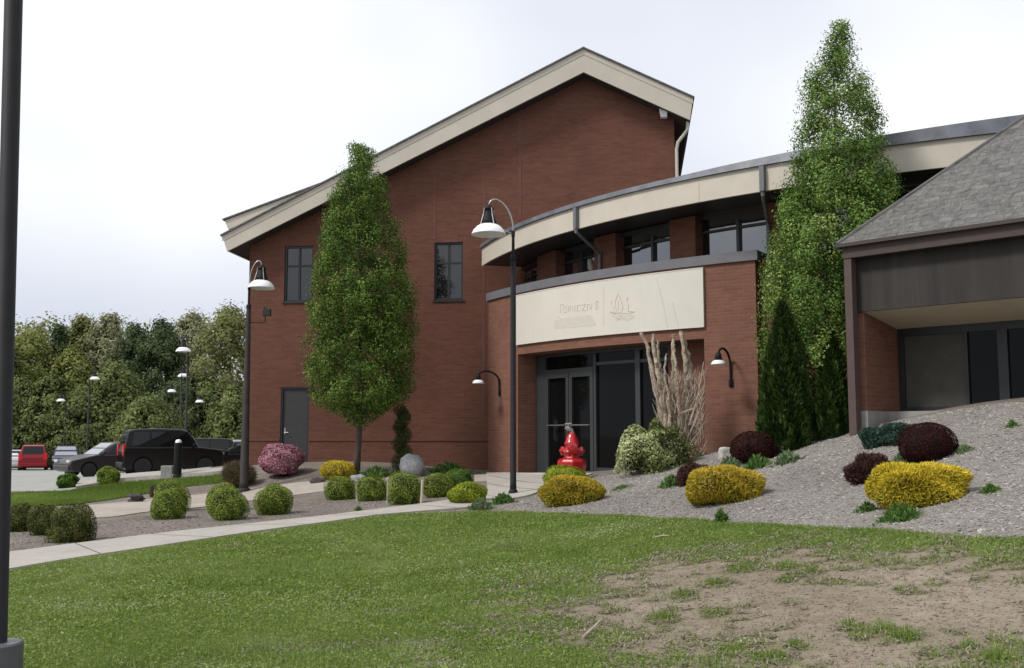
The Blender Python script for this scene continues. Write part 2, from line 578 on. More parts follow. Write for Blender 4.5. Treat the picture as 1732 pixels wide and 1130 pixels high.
# ------------------------------------------------------------------ mesh helpers
class MB:
    def __init__(s):
        s.v, s.f, s.uv = [], [], []

    def face(s, pts, uv=None):
        i = len(s.v)
        pts = [tuple(float(c) for c in p) for p in pts]
        s.v += pts
        s.f.append(list(range(i, i + len(pts))))
        if uv is None:
            a = [Vector(p) for p in pts]
            n = Vector((0, 0, 0))
            for k in range(len(a)):
                p, q = a[k], a[(k + 1) % len(a)]
                n += p.cross(q)
            if n.length > 1e-12:
                n.normalize()
            if abs(n.z) > 0.95:
                tx, ty = Vector((1, 0, 0)), Vector((0, 1, 0))
            else:
                tx = Vector((-n.y, n.x, 0)).normalized()
                ty = n.cross(tx)
            uv = [(p.dot(tx), p.dot(ty)) for p in a]
        s.uv += [tuple(c) for c in uv]
        return s

    def hexa(s, c):
        """8 corners: bottom 4 counter-clockwise, top 4"""
        for q in ((3, 2, 1, 0), (4, 5, 6, 7), (0, 1, 5, 4), (1, 2, 6, 5), (2, 3, 7, 6), (3, 0, 4, 7)):
            s.face([c[k] for k in q])
        return s

    def box(s, x0, x1, y0, y1, z0, z1):
        return s.hexa([(x0, y0, z0), (x1, y0, z0), (x1, y1, z0), (x0, y1, z0), (x0, y0, z1), (x1, y0, z1), (x1, y1, z1), (x0, y1, z1)])

    def prism_y(s, poly, y0, y1):
        """polygon in (x,z), counter-clockwise seen from -y, extruded along y"""
        s.face([(x, y0, z) for x, z in poly])
        s.face([(x, y1, z) for x, z in reversed(poly)])
        n = len(poly)
        for i in range(n):
            a, b = poly[i], poly[(i + 1) % n]
            s.face([(a[0], y0, a[1]), (a[0], y1, a[1]), (b[0], y1, b[1]), (b[0], y0, b[1])])
        return s

    def arc(s, cx, cy, r0, r1, t0, t1, z0, z1, n=24, z1in=None):
        """curved slab between two radii"""
        ts = [t0 + (t1 - t0) * k / n for k in range(n + 1)]
        zi = z1 if z1in is None else z1in

        def pt(r, t, z):
            return (cx + r * math.cos(t), cy + r * math.sin(t), z)
        for a, b in zip(ts[:-1], ts[1:]):
            ua, ub = a * r1, b * r1
            s.face([pt(r1, a, z0), pt(r1, b, z0), pt(r1, b, z1), pt(r1, a, z1)], [(ua, z0), (ub, z0), (ub, z1), (ua, z1)])
            s.face([pt(r0, b, z0), pt(r0, a, z0), pt(r0, a, zi), pt(r0, b, zi)], [(ub, z0), (ua, z0), (ua, zi), (ub, zi)])
            s.face([pt(r1, a, z1), pt(r1, b, z1), pt(r0, b, zi), pt(r0, a, zi)])
            s.face([pt(r0, a, z0), pt(r0, b, z0), pt(r1, b, z0), pt(r1, a, z0)])
        s.face([pt(r0, t0, z0), pt(r1, t0, z0), pt(r1, t0, z1), pt(r0, t0, zi)])
        s.face([pt(r1, t1, z0), pt(r0, t1, z0), pt(r0, t1, zi), pt(r1, t1, z1)])
        return s

    def tube(s, pts, rad, n=10, cap=True):
        pts = [Vector(p) for p in pts]
        if not hasattr(rad, '__len__'):
            rad = [rad] * len(pts)
        rings = []
        up = None
        for i, p in enumerate(pts):
            d = (pts[min(i + 1, len(pts) - 1)] - pts[max(i - 1, 0)])
            if d.length < 1e-9:
                d = Vector((0, 0, 1))
            d.normalize()
            if up is None:
                up = Vector((1, 0, 0)) if abs(d.x) < 0.8 else Vector((0, 1, 0))
            a = (up - d * up.dot(d)).normalized()
            up = a
            b = d.cross(a)
            rings.append([p + (a * math.cos(2 * PI * k / n) + b * math.sin(2 * PI * k / n)) * rad[i] for k in range(n)])
        base = len(s.v)
        for rg in rings:
            s.v += [tuple(q) for q in rg]
        for i in range(len(rings) - 1):
            for k in range(n):
                k2 = (k + 1) % n
                s.f.append([base + i * n + k, base + i * n + k2, base + (i + 1) * n + k2, base + (i + 1) * n + k])
                s.uv += [(k / n, i), ((k + 1) / n, i), ((k + 1) / n, i + 1), (k / n, i + 1)]
        if cap:
            s.f.append([base + k for k in reversed(range(n))])
            s.uv += [(0, 0)] * n
            s.f.append([base + (len(rings) - 1) * n + k for k in range(n)])
            s.uv += [(0, 0)] * n
        return s

    def lathe(s, prof, n=24, c=(0, 0, 0), axis='z'):
        base = len(s.v)
        for r, z in prof:
            for k in range(n):
                a = 2 * PI * k / n
                q = (r * math.cos(a), r * math.sin(a), z)
                if axis == 'y':
                    q = (q[0], q[2], q[1])
                elif axis == 'x':
                    q = (q[2], q[0], q[1])
                s.v.append((q[0] + c[0], q[1] + c[1], q[2] + c[2]))
        for i in range(len(prof) - 1):
            for k in range(n):
                k2 = (k + 1) % n
                s.f.append([base + i * n + k, base + i * n + k2, base + (i + 1) * n + k2, base + (i + 1) * n + k])
                s.uv += [(0, 0)] * 4
        for e in (0, len(prof) - 1):
            if prof[e][0] > 1e-4:
                s.f.append([base + e * n + k for k in range(n)])
                s.uv += [(0, 0)] * n
        return s

    def build(s, name, mat, parent=None, smooth=False, bevel=0, seg=2, weld=False):
        me = bpy.data.meshes.new(name)
        me.from_pydata(s.v, [], s.f)
        ul = me.uv_layers.new(name='UVMap')
        ul.data.foreach_set('uv', np.array(s.uv, dtype=np.float32).ravel())
        me.materials.append(mat)
        o = bpy.data.objects.new(name, me)
        COL.objects.link(o)
        if weld or bevel:
            md = o.modifiers.new('weld', 'WELD')
            md.merge_threshold = 0.0005
        if bevel:
            md = o.modifiers.new('bevel', 'BEVEL')
            md.width = bevel
            md.segments = seg
            md.limit_method = 'ANGLE'
            md.angle_limit = R(25)
        if smooth:
            me.polygons.foreach_set('use_smooth', np.ones(len(me.polygons), bool))
        if parent is not None:
            o.parent = parent
        return o


def npmesh(name, verts, nper, mat, tint=None, parent=None, faces=None, smooth=False, attr='tint'):
    """mesh of N faces with nper own vertices each (or with an index array)"""
    verts = np.ascontiguousarray(verts, dtype=np.float32).reshape(-1, 3)
    me = bpy.data.meshes.new(name)
    me.vertices.add(len(verts))
    me.vertices.foreach_set('co', verts.ravel())
    if faces is None:
        faces = np.arange(len(verts), dtype=np.int32).reshape(-1, nper)
    faces = np.ascontiguousarray(faces, dtype=np.int32)
    me.loops.add(faces.size)
    me.loops.foreach_set('vertex_index', faces.ravel())
    me.polygons.add(len(faces))
    me.polygons.foreach_set('loop_start', np.arange(0, faces.size, faces.shape[1], dtype=np.int32))
    me.update(calc_edges=True)
    if tint is not None:
        a = me.attributes.new(attr, 'FLOAT', 'POINT')
        a.data.foreach_set('value', np.ascontiguousarray(tint, dtype=np.float32))
    me.materials.append(mat)
    if smooth:
        me.polygons.foreach_set('use_smooth', np.ones(len(me.polygons), bool))
    o = bpy.data.objects.new(name, me)
    COL.objects.link(o)
    if parent is not None:
        o.parent = parent
    return o


def tag(o, label=None, cat=None, group=None, kind=None):
    if label:
        o['label'] = label
    if cat:
        o['category'] = cat
    if group:
        o['group'] = group
    if kind:
        o['kind'] = kind
    return o


def thing(name, label, cat, loc=(0, 0, 0), rz=0.0, group=None):
    o = bpy.data.objects.new(name, None)
    COL.objects.link(o)
    o.empty_display_size = 0.2
    o.location = tuple(float(c) for c in loc)
    o.rotation_euler = (0, 0, rz)
    return tag(o, label, cat, group)


def leaves(c, n, size, tint, aspect=0.5, rg=rng):
    """diamond leaves: centres c, normals n, lengths size; -> verts and tints"""
    N = len(c)
    n = n / (np.linalg.norm(n, axis=1, keepdims=True) + 1e-9)
    r = rg.normal(size=(N, 3))
    a = np.cross(n, r)
    a /= (np.linalg.norm(a, axis=1, keepdims=True) + 1e-9)
    b = np.cross(n, a)
    s = np.broadcast_to(np.asarray(size), (N,))[:, None] * 0.5
    bend = n * s * 0.25
    v = np.stack([c - a * s - bend, c - b * s * aspect, c + a * s - bend, c + b * s * aspect], 1)
    return v.reshape(-1, 3), np.repeat(np.clip(tint, 0, 1), 4)


# ------------------------------------------------------------------ ground sheets
def sheet(name, poly, mat, dz=0.02, step=0.3, skirt=0.06, kind='structure', attrf=None, bbox_step=None):
    pts = [Vector((p[0], p[1])) for p in poly]
    xs = [p.x for p in pts]
    ys = [p.y for p in pts]
    gx, gy = np.meshgrid(np.arange(min(xs), max(xs), step), np.arange(min(ys), max(ys), step))
    gx = gx.ravel()
    gy = gy.ravel()
    # keep inner points clear of the outline
    ins = inpoly(gx, gy, [(p.x, p.y) for p in pts])
    gx, gy = gx[ins], gy[ins]
    vs = pts + [Vector((a, b)) for a, b in zip(gx, gy)]
    n = len(pts)
    res = delaunay_2d_cdt(vs, [], [list(range(n))], 1, 1e-4)
    V, F = res[0], res[2]
    X = np.array([p.x for p in V])
    Y = np.array([p.y for p in V])
    Z = gz(X, Y) + dz
    v = [(a, b, c) for a, b, c in zip(X, Y, Z)]
    f = [list(q) for q in F]
    if skirt:
        base = len(v)
        zz = gz([p.x for p in pts], [p.y for p in pts])
        for p, z in zip(pts, zz):
            v.append((p.x, p.y, z + dz))
        for p, z in zip(pts, zz):
            v.append((p.x, p.y, z + dz - skirt))
        for i in range(n):
            j = (i + 1) % n
            f.append([base + i, base + j, base + n + j, base + n + i])
    me = bpy.data.meshes.new(name)
    me.from_pydata(v, [], f)
    me.materials.append(mat)
    if attrf is not None:
        A = np.array(v)
        a = me.attributes.new('bare', 'FLOAT', 'POINT')
        a.data.foreach_set('value', attrf(A[:, 0], A[:, 1]).astype(np.float32))
    o = bpy.data.objects.new(name, me)
    COL.objects.link(o)
    tag(o, kind=kind)
    return o


def pxpoly(pts, n=6):
    return [tuple(p[:2]) for p in spline([(PG(*q) if len(q) == 2 else PGY(q[0], q[2]))[:2] for q in pts], n, closed=True)]


def pxpath(near, far, n=6):
    a = spline([PG(*q)[:2] for q in near], n)
    b = spline([PG(*q)[:2] for q in far], n)
    return [tuple(p) for p in a] + [tuple(p) for p in reversed(b)]


def build_ground():
    xs = np.concatenate([-np.geomspace(900, 14.4, 34), np.arange(-14, 14.01, 0.3), np.geomspace(14.4, 900, 30)])
    ys = np.concatenate([-np.geomspace(300, 1.5, 14), np.arange(0, 34, 0.3), np.geomspace(34, 1500, 40)])
    gx, gy = np.meshgrid(xs, ys)
    z = gz(gx.ravel(), gy.ravel()).reshape(gx.shape)
    nx, ny = len(xs), len(ys)
    idx = np.arange(nx * ny).reshape(ny, nx)
    f = np.stack([idx[:-1, :-1], idx[:-1, 1:], idx[1:, 1:], idx[1:, :-1]], -1).reshape(-1, 4)
    o = npmesh('ground', np.stack([gx, gy, z], -1), 4, M['soil'], faces=f, smooth=True)
    tag(o, kind='structure')


build_ground()

MAIN_NEAR = [(-260, 1020), (14, 966), (220, 933), (420, 903), (560, 884), (640, 873), (710, 867), (800, 859), (850, 848), (900, 838)]
MAIN_FAR = [(-260, 975), (14, 937), (160, 918), (300, 901), (440, 886), (560, 873), (640, 863), (720, 853), (790, 842), (822, 830), (822, 806)]
main_path = pxpath(MAIN_NEAR + [(935, 822), (1003, 803)], MAIN_FAR + [(824, 801)], 6)
sheet('path', main_path, M['concrete'], 0.03, 0.3, 0.07)


def path_joints():
    na = spline([PG(*q)[:2] for q in MAIN_NEAR + [(935, 822), (1003, 803)]], 12)
    fa = spline([PG(*q)[:2] for q in MAIN_FAR + [(824, 801)]], 12)
    m = MB()
    n = min(len(na), len(fa))
    last = None
    for i in range(1, n - 4):
        c = (na[i] + fa[i]) / 2
        if last is not None and np.hypot(*(c - last)) < 1.5:
            continue
        last = c
        d = fa[i] - na[i]
        ln = np.hypot(*d)
        if ln < 0.3:
            continue
        d /= ln
        t = np.array([-d[1], d[0]]) * 0.008
        k = 8
        for j in range(k):
            a, b = na[i] + d * ln * (j / k * 0.98 + 0.01), na[i] + d * ln * ((j + 1) / k * 0.98 + 0.01)
            m.face([(*q, g1(*q) + 0.0345) for q in (a - t, b - t, b + t, a + t)])
    o = m.build('path_joints', M['joint_dark'])
    tag(o, kind='structure')


M['joint_dark'] = plain('path_joint_dirt', (0.12, 0.10, 0.085), 0.95)
path_joints()
walk = pxpath([(60, 888), (120, 879), (190, 875), (256, 866), (330, 860), (420, 848), (540, 833), (640, 824), (760, 818), (826, 814)],
              [(60, 868), (122, 858), (180, 853), (244, 846), (330, 838), (410, 829), (470, 821), (551, 813), (660, 809), (760, 806), (826, 803)], 6)
sheet('walkway', walk, M['path_warm'], 0.018, 0.35, 0.05)
lot = pxpoly([(-500, 790), (-100, 788), (150, 786), (400, 0, 90), (408, 0, 60), (392, 0, 45), (340, 801), (210, 807), (135, 829), (100, 831), (-100, 834), (-500, 836)], 5)
sheet('parking_lot', lot, M['asphalt'], 0.02, 1.2, 0.05)
pave = pxpath([(128, 829), (180, 820), (212, 814), (300, 808), (350, 805), (385, 801)], [(128, 822), (180, 813), (212, 807), (300, 801), (350, 798.5), (385, 796)], 5)
sheet('pavement', pave, M['concrete'], 0.10, 0.5, 0.14)
strip = pxpoly([(-60, 838), (14, 836), (100, 833), (150, 827), (200, 819), (300, 811), (400, 803), (412, 811), (380, 817), (300, 826), (210, 842), (110, 855), (14, 859), (-60, 866)], 5)
sheet('grass_strip', strip, M['strip'], 0.015, 0.4, 0.03)

LAWN_EDGE = [(-260, 1024), (14, 970), (220, 936), (420, 906), (560, 887), (640, 876), (740, 869.5), (866, 868), (1000, 873), (1100, 877), (1230, 886), (1400, 895), (1560, 905), (1732, 914), (2000, 925)]
_edge = spline([PG(*q)[:2] for q in LAWN_EDGE], 6)
for _p in _edge[40:]:
    _p += np.array([0, 0.08]) * math.sin(_p[0] * 9)
lawn_poly = [tuple(p) for p in _edge] + [(9.5, 2.0), (-7.5, 2.0)]
BARE = [tuple(PG(*q)[:2]) for q in [(960, 1080), (935, 1045), (1000, 975), (1130, 942), (1300, 930), (1450, 934), (1600, 944), (1732, 950), (2100, 960), (2300, 1200), (1732, 1190), (1300, 1190), (1120, 1120), (1060, 1085)]]


TUFTS = [(*PG(u_, v_)[:2], r_ * 0.5) for u_, v_, r_ in [(1256, 967, 0.2), (1327, 963, 0.17), (1330, 984, 0.14), (1374, 970, 0.15), (1437, 1066, 0.12), (1453, 1082, 0.11), (1475, 1074, 0.09), (1497, 1068, 0.12),
                                                 (1533, 1082, 0.15), (1311, 1118, 0.2), (1345, 1098, 0.12), (1210, 990, 0.22), (1155, 1010, 0.16), (1120, 1050, 0.2), (1640, 1100, 0.1), (1690, 1120, 0.16), (1524, 1003, 0.08), (1240, 1105, 0.18)]]


def seg_dist(x, y, poly):
    d = np.full(len(x), 1e9)
    for i in range(len(poly)):
        a = np.array(poly[i])
        b = np.array(poly[(i + 1) % len(poly)])
        ab = b - a
        t = np.clip(((x - a[0]) * ab[0] + (y - a[1]) * ab[1]) / (ab @ ab + 1e-9), 0, 1)
        d = np.minimum(d, np.hypot(x - a[0] - t * ab[0], y - a[1] - t * ab[1]))
    return d


def bare(x, y):
    x = np.asarray(x, float)
    y = np.asarray(y, float)
    ins = inpoly(x, y, BARE)
    d = seg_dist(x, y, BARE) * np.where(ins, 1, -1)
    n = (vnoise(x, y, 0.5, 3) - 0.5) * 1.2 + (vnoise(x, y, 0.15, 5) - 0.5) * 1.3 + (vnoise(x, y, 0.07, 8) - 0.5) * 0.6
    v = np.clip(0.5 + (d * 0.6 + n * 0.75), 0, 1)
    # green tufts left standing within the bare ground
    t = vnoise(x, y, 0.42, 11)
    v = v * (1 - np.clip((t - 0.90) * 8, 0, 0.5) * (d > -1))
    for (tx, ty, tr) in TUFTS:
        v = v * (1 - 0.95 * np.exp(-((x - tx) ** 2 + ((y - ty) * 0.8) ** 2) / (tr * tr)))
    # a few straw spots in the lawn
    s = vnoise(x, y, 0.9, 21)
    return np.clip(np.maximum(v, np.clip((s - 0.86) * 4, 0, 0.45)), 0, 1)


sheet('lawn', lawn_poly, M['lawn'], 0.012, 0.16, 0.03, attrf=bare)

_medge = spline([PG(*q)[:2] for q in [(830, 858), (866, 866), (1000, 871.5), (1100, 875.5), (1230, 884.5), (1400, 893.5), (1560, 903.5), (1732, 912.5), (2000, 923)]], 5)
mound_poly = [tuple(p) for p in _medge] + [(12.5, 8.5), (9.9, 11.5)] + [tuple(P(u, v, Y)[:2]) for u, v, Y in [(1732, 692, 14.3), (1640, 694, 14.9), (1440, 738, 16.6), (1330, 752, 18.5), (1282, 748, 19.6), (1165, 780, 20.4)]] + \
    [tuple(PG(*q)[:2]) for q in [(1040, 803), (1000, 806), (930, 832), (890, 846)]]
sheet('mulch_bed', mound_poly, M['mulch'], 0.014, 0.22, 0.03)


# ------------------------------------------------------------------ grass, straw, chips (stuff)
def scatter(poly, n, ypow=0.0):
    xs = [p[0] for p in poly]
    ys = [p[1] for p in poly]
    X, Y = [], []
    tot = 0
    y0, y1 = max(min(ys), 4.2), max(ys)
    while tot < n:
        m = n
        y = y0 + (y1 - y0) * rng.random(m) ** (1 + ypow)
        x = rng.uniform(min(xs), max(xs), m)
        k = inpoly(x, y, poly) & (np.abs(x) < 0.56 * y + 0.8)
        X.append(x[k])
        Y.append(y[k])
        tot += k.sum()
        if k.sum() == 0:
            break
    return np.concatenate(X)[:n], np.concatenate(Y)[:n]


def blades(x, y, hgt, wid, tint, lean=0.6, z0=0.0):
    n = len(x)
    z = gz(x, y) + z0
    a = rng.uniform(0, 2 * PI, n)
    dx, dy = np.cos(a) * wid / 2, np.sin(a) * wid / 2
    b = rng.uniform(0, 2 * PI, n)
    ln = hgt * lean * rng.random(n)
    p0 = np.stack([x - dx, y - dy, z], 1)
    p1 = np.stack([x + dx, y + dy, z], 1)
    p2 = np.stack([x + np.cos(b) * ln, y + np.sin(b) * ln, z + hgt * np.sqrt(np.maximum(1 - (ln / hgt) ** 2, 0.2))], 1)
    return np.stack([p0, p1, p2], 1).reshape(-1, 3), np.repeat(np.clip(tint, 0, 1), 3)


def build_grass():
    x, y = scatter(lawn_poly, 520000, 0.6)
    b = bare(x, y)
    keep = rng.random(len(x)) > b * 0.985
    x, y = x[keep], y[keep]
    n = len(x)
    patch = vnoise(x, y, 1.6, 31) * 0.5 + vnoise(x, y, 0.35, 32) * 0.5
    h = (0.030 + 0.028 * rng.random(n)) * (0.7 + 0.6 * vnoise(x, y, 0.6, 33))
    edge = seg_dist(x, y, [tuple(p) for p in _edge][36:]) if False else None
    wd = 0.0045 + 0.00035 * y
    t = 0.06 + 0.70 * patch + rng.normal(0, 0.13, n)
    t = np.where(rng.random(n) < 0.05, 0.97, t)
    for (tx, ty, tr) in TUFTS:
        h = h * (1 + 0.9 * np.exp(-((x - tx) ** 2 + (y - ty) ** 2) / (tr * tr)))
        t = t - 0.18 * np.exp(-((x - tx) ** 2 + (y - ty) ** 2) / (tr * tr))
    v, tt = blades(x, y, h, wd, t, 0.97, 0.010)
    o = npmesh('grass', v, 3, M['grass'], tt)
    tag(o, kind='stuff')
    # clover and broad-leaved turf weeds lying in the lawn
    x, y = scatter(lawn_poly, 230000, 0.6)
    keep = rng.random(len(x)) > bare(x, y) * 1.2 + 0.15 * vnoise(x, y, 0.5, 61)
    x, y = x[keep], y[keep]
    n = len(x)
    t = 0.22 + 0.60 * (vnoise(x, y, 1.3, 31) * 0.5 + vnoise(x, y, 0.25, 62) * 0.5) + rng.normal(0, 0.11, n)
    t = np.where(rng.random(n) < 0.01, 1.0, t)
    c = np.stack([x, y, gz(x, y) + 0.018 + 0.03 * rng.random(n)], 1)
    v, tt = leaves(c, np.array([0, 0, 1.0]) + rng.normal(0, 0.55, (n, 3)), (0.016 + 0.0012 * y) * rng.uniform(0.6, 1.3, n), t, 0.6)
    o = npmesh('clover', v, 4, M['grass'], tt)
    tag(o, kind='stuff')
    # strip of turf by the car park
    x, y = scatter(strip, 30000)
    t = 0.1 + 0.5 * vnoise(x, y, 1.0, 7) + rng.normal(0, 0.12, len(x))
    v, tt = blades(x, y, 0.06 + 0.03 * rng.random(len(x)), 0.02 + 0 * x, t, 0.8, 0.01)
    o = npmesh('grass', v, 3, M['grass'], tt)
    tag(o, kind='stuff')
    # straw lying in the worn patch
    x, y = scatter(lawn_poly, 200000, 0.3)
    b = bare(x, y)
    keep = rng.random(len(x)) < np.where(b > 0.9, 0.015, b * 1.2) * 0.8 + 0.006
    x, y = x[keep], y[keep]
    n = len(x)
    a = rng.uniform(0, 2 * PI, n)
    ln = 0.008 + 0.03 * rng.random(n) ** 3
    z = gz(x, y) + 0.022 + 0.014 * rng.random(n)
    dx, dy = np.cos(a), np.sin(a)
    wv = 0.002 + 0.0004 * y
    rise = rng.normal(0, 0.008, n)
    p = [np.stack([x - dx * ln + s1 * dy * wv, y - dy * ln - s1 * dx * wv, z], 1) for s1 in (-1, 1)]
    q = [np.stack([x + dx * ln + s1 * dy * wv, y + dy * ln - s1 * dx * wv, z + np.abs(rise)], 1) for s1 in (1, -1)]
    v = np.stack([p[0], p[1], q[0], q[1]], 1).reshape(-1, 3)
    tt = np.repeat(np.clip(0.5 + rng.normal(0, 0.16, n) + (vnoise(x, y, 0.3, 41) - 0.5) * 0.4, 0, 1), 4)
    o = npmesh('straw', v, 4, M['straw'], tt)
    tag(o, kind='stuff')


build_grass()


def chips(name, poly, n, size, ypow=0.0, dz=0.02, tmean=0.5, mat=None):
    x, y = scatter(poly, n, ypow)
    n = len(x)
    z = gz(x, y) + dz
    s = size * (0.35 + 1.0 * rng.random(n) ** 2.2)
    A = rng.normal(size=(n, 3)) * np.array([1, 1, 0.2])
    A /= np.linalg.norm(A, axis=1, keepdims=True)
    B = np.cross(A, rng.normal(size=(n, 3)) * 0.3 + np.array([0, 0, 1]))
    B /= np.linalg.norm(B, axis=1, keepdims=True)
    C = np.cross(A, B)
    a, b, c = A * s[:, None], B * (s * rng.uniform(0.3, 0.7, n))[:, None], C * (s * 0.22)[:, None]
    ctr = np.stack([x, y, z], 1)
    cs = []
    for k in ((-1, -1, -1), (1, -1, -1), (1, 1, -1), (-1, 1, -1), (-1, -1, 1), (1, -1, 1), (1, 1, 1), (-1, 1, 1)):
        cs.append(ctr + a * k[0] * 0.5 + b * k[1] * 0.5 + c * k[2] * 0.5)
    V = np.stack(cs, 1).reshape(-1, 3)
    fb = np.array([(0, 1, 5, 4), (1, 2, 6, 5), (2, 3, 7, 6), (3, 0, 4, 7), (4, 5, 6, 7), (3, 2, 1, 0)])
    F = (np.arange(n)[:, None, None] * 8 + fb[None]).reshape(-1, 4)
    t = np.repeat(np.clip(tmean + (vnoise(x, y, 0.8, 71) - 0.5) * 0.3 + np.clip((x - 3.5) * 0.04, -0.1, 0.15) + rng.normal(0, 0.19, n), 0, 1), 8)
    o = npmesh(name, V, 4, mat or M['chip'], t, faces=F)
    tag(o, kind='stuff')


chips('wood_chips', mound_poly, 46000, 0.042, 0.0, 0.014, 0.5)
chips('soil_clods', BARE, 9000, 0.022, 0.3, 0.013, 0.45, M['straw'])
bed_poly = pxpoly([(-100, 950), (14, 934), (160, 915), (300, 898), (440, 883), (560, 870), (640, 860), (700, 852), (690, 838), (560, 838), (420, 852), (256, 872), (130, 884), (-100, 895)], 4)
chips('bark_litter', bed_poly, 5000, 0.035, 0.0, 0.002, 0.4)


# ================================================================== BUILDINGS
class Frame:
    """a wall plane: local x along the wall, y into the building"""

    def __init__(s, ox, oy, rz):
        s.o = (ox, oy)
        s.rz = rz
        s.c, s.s = math.cos(rz), math.sin(rz)

    def hit(s, u, v, yl=0.0):
        d = ray(u, v)
        A = -s.s * d[0] + s.c * d[1]
        Y = (yl - s.s * s.o[0] + s.c * s.o[1]) / A
        p = d * Y
        x, y = p[0] - s.o[0], p[1] - s.o[1]
        return (s.c * x + s.s * y, p[2] + EYE)

    def xat(s, u, v, xl):
        d = ray(u, v)
        A = s.c * d[0] + s.s * d[1]
        Y = (xl + s.c * s.o[0] + s.s * s.o[1]) / A
        p = d * Y
        x, y = p[0] - s.o[0], p[1] - s.o[1]
        return (-s.s * x + s.c * y, p[2] + EYE)


def wall_with_holes(mb, y, x0, x1, zb, top, holes, depth, extra=()):
    xs = sorted(set([x0, x1] + [h[0] for h in holes] + [h[1] for h in holes] + list(extra)))
    for a, b in zip(xs[:-1], xs[1:]):
        hs = sorted([h for h in holes if h[0] <= a + 1e-6 and h[1] >= b - 1e-6], key=lambda h: h[2])
        z = zb
        for h in hs:
            if h[2] > z:
                mb.face([(a, y, z), (b, y, z), (b, y, h[2]), (a, y, h[2])])
            z = h[3]
        mb.face([(a, y, z), (b, y, z), (b, y, top(b)), (a, y, top(a))])
    for h in holes:
        a, b, c, d = h
        y2 = y + depth
        mb.face([(a, y, c), (a, y, d), (a, y2, d), (a, y2, c)])
        mb.face([(b, y, d), (b, y, c), (b, y2, c), (b, y2, d)])
        mb.face([(a, y, d), (b, y, d), (b, y2, d), (a, y2, d)])
        mb.face([(b, y, c), (a, y, c), (a, y2, c), (b, y2, c)])


# ---------------------------------------------------------------- the gabled hall
GF = Frame(0.0, 27.76, -math.atan(0.1226))


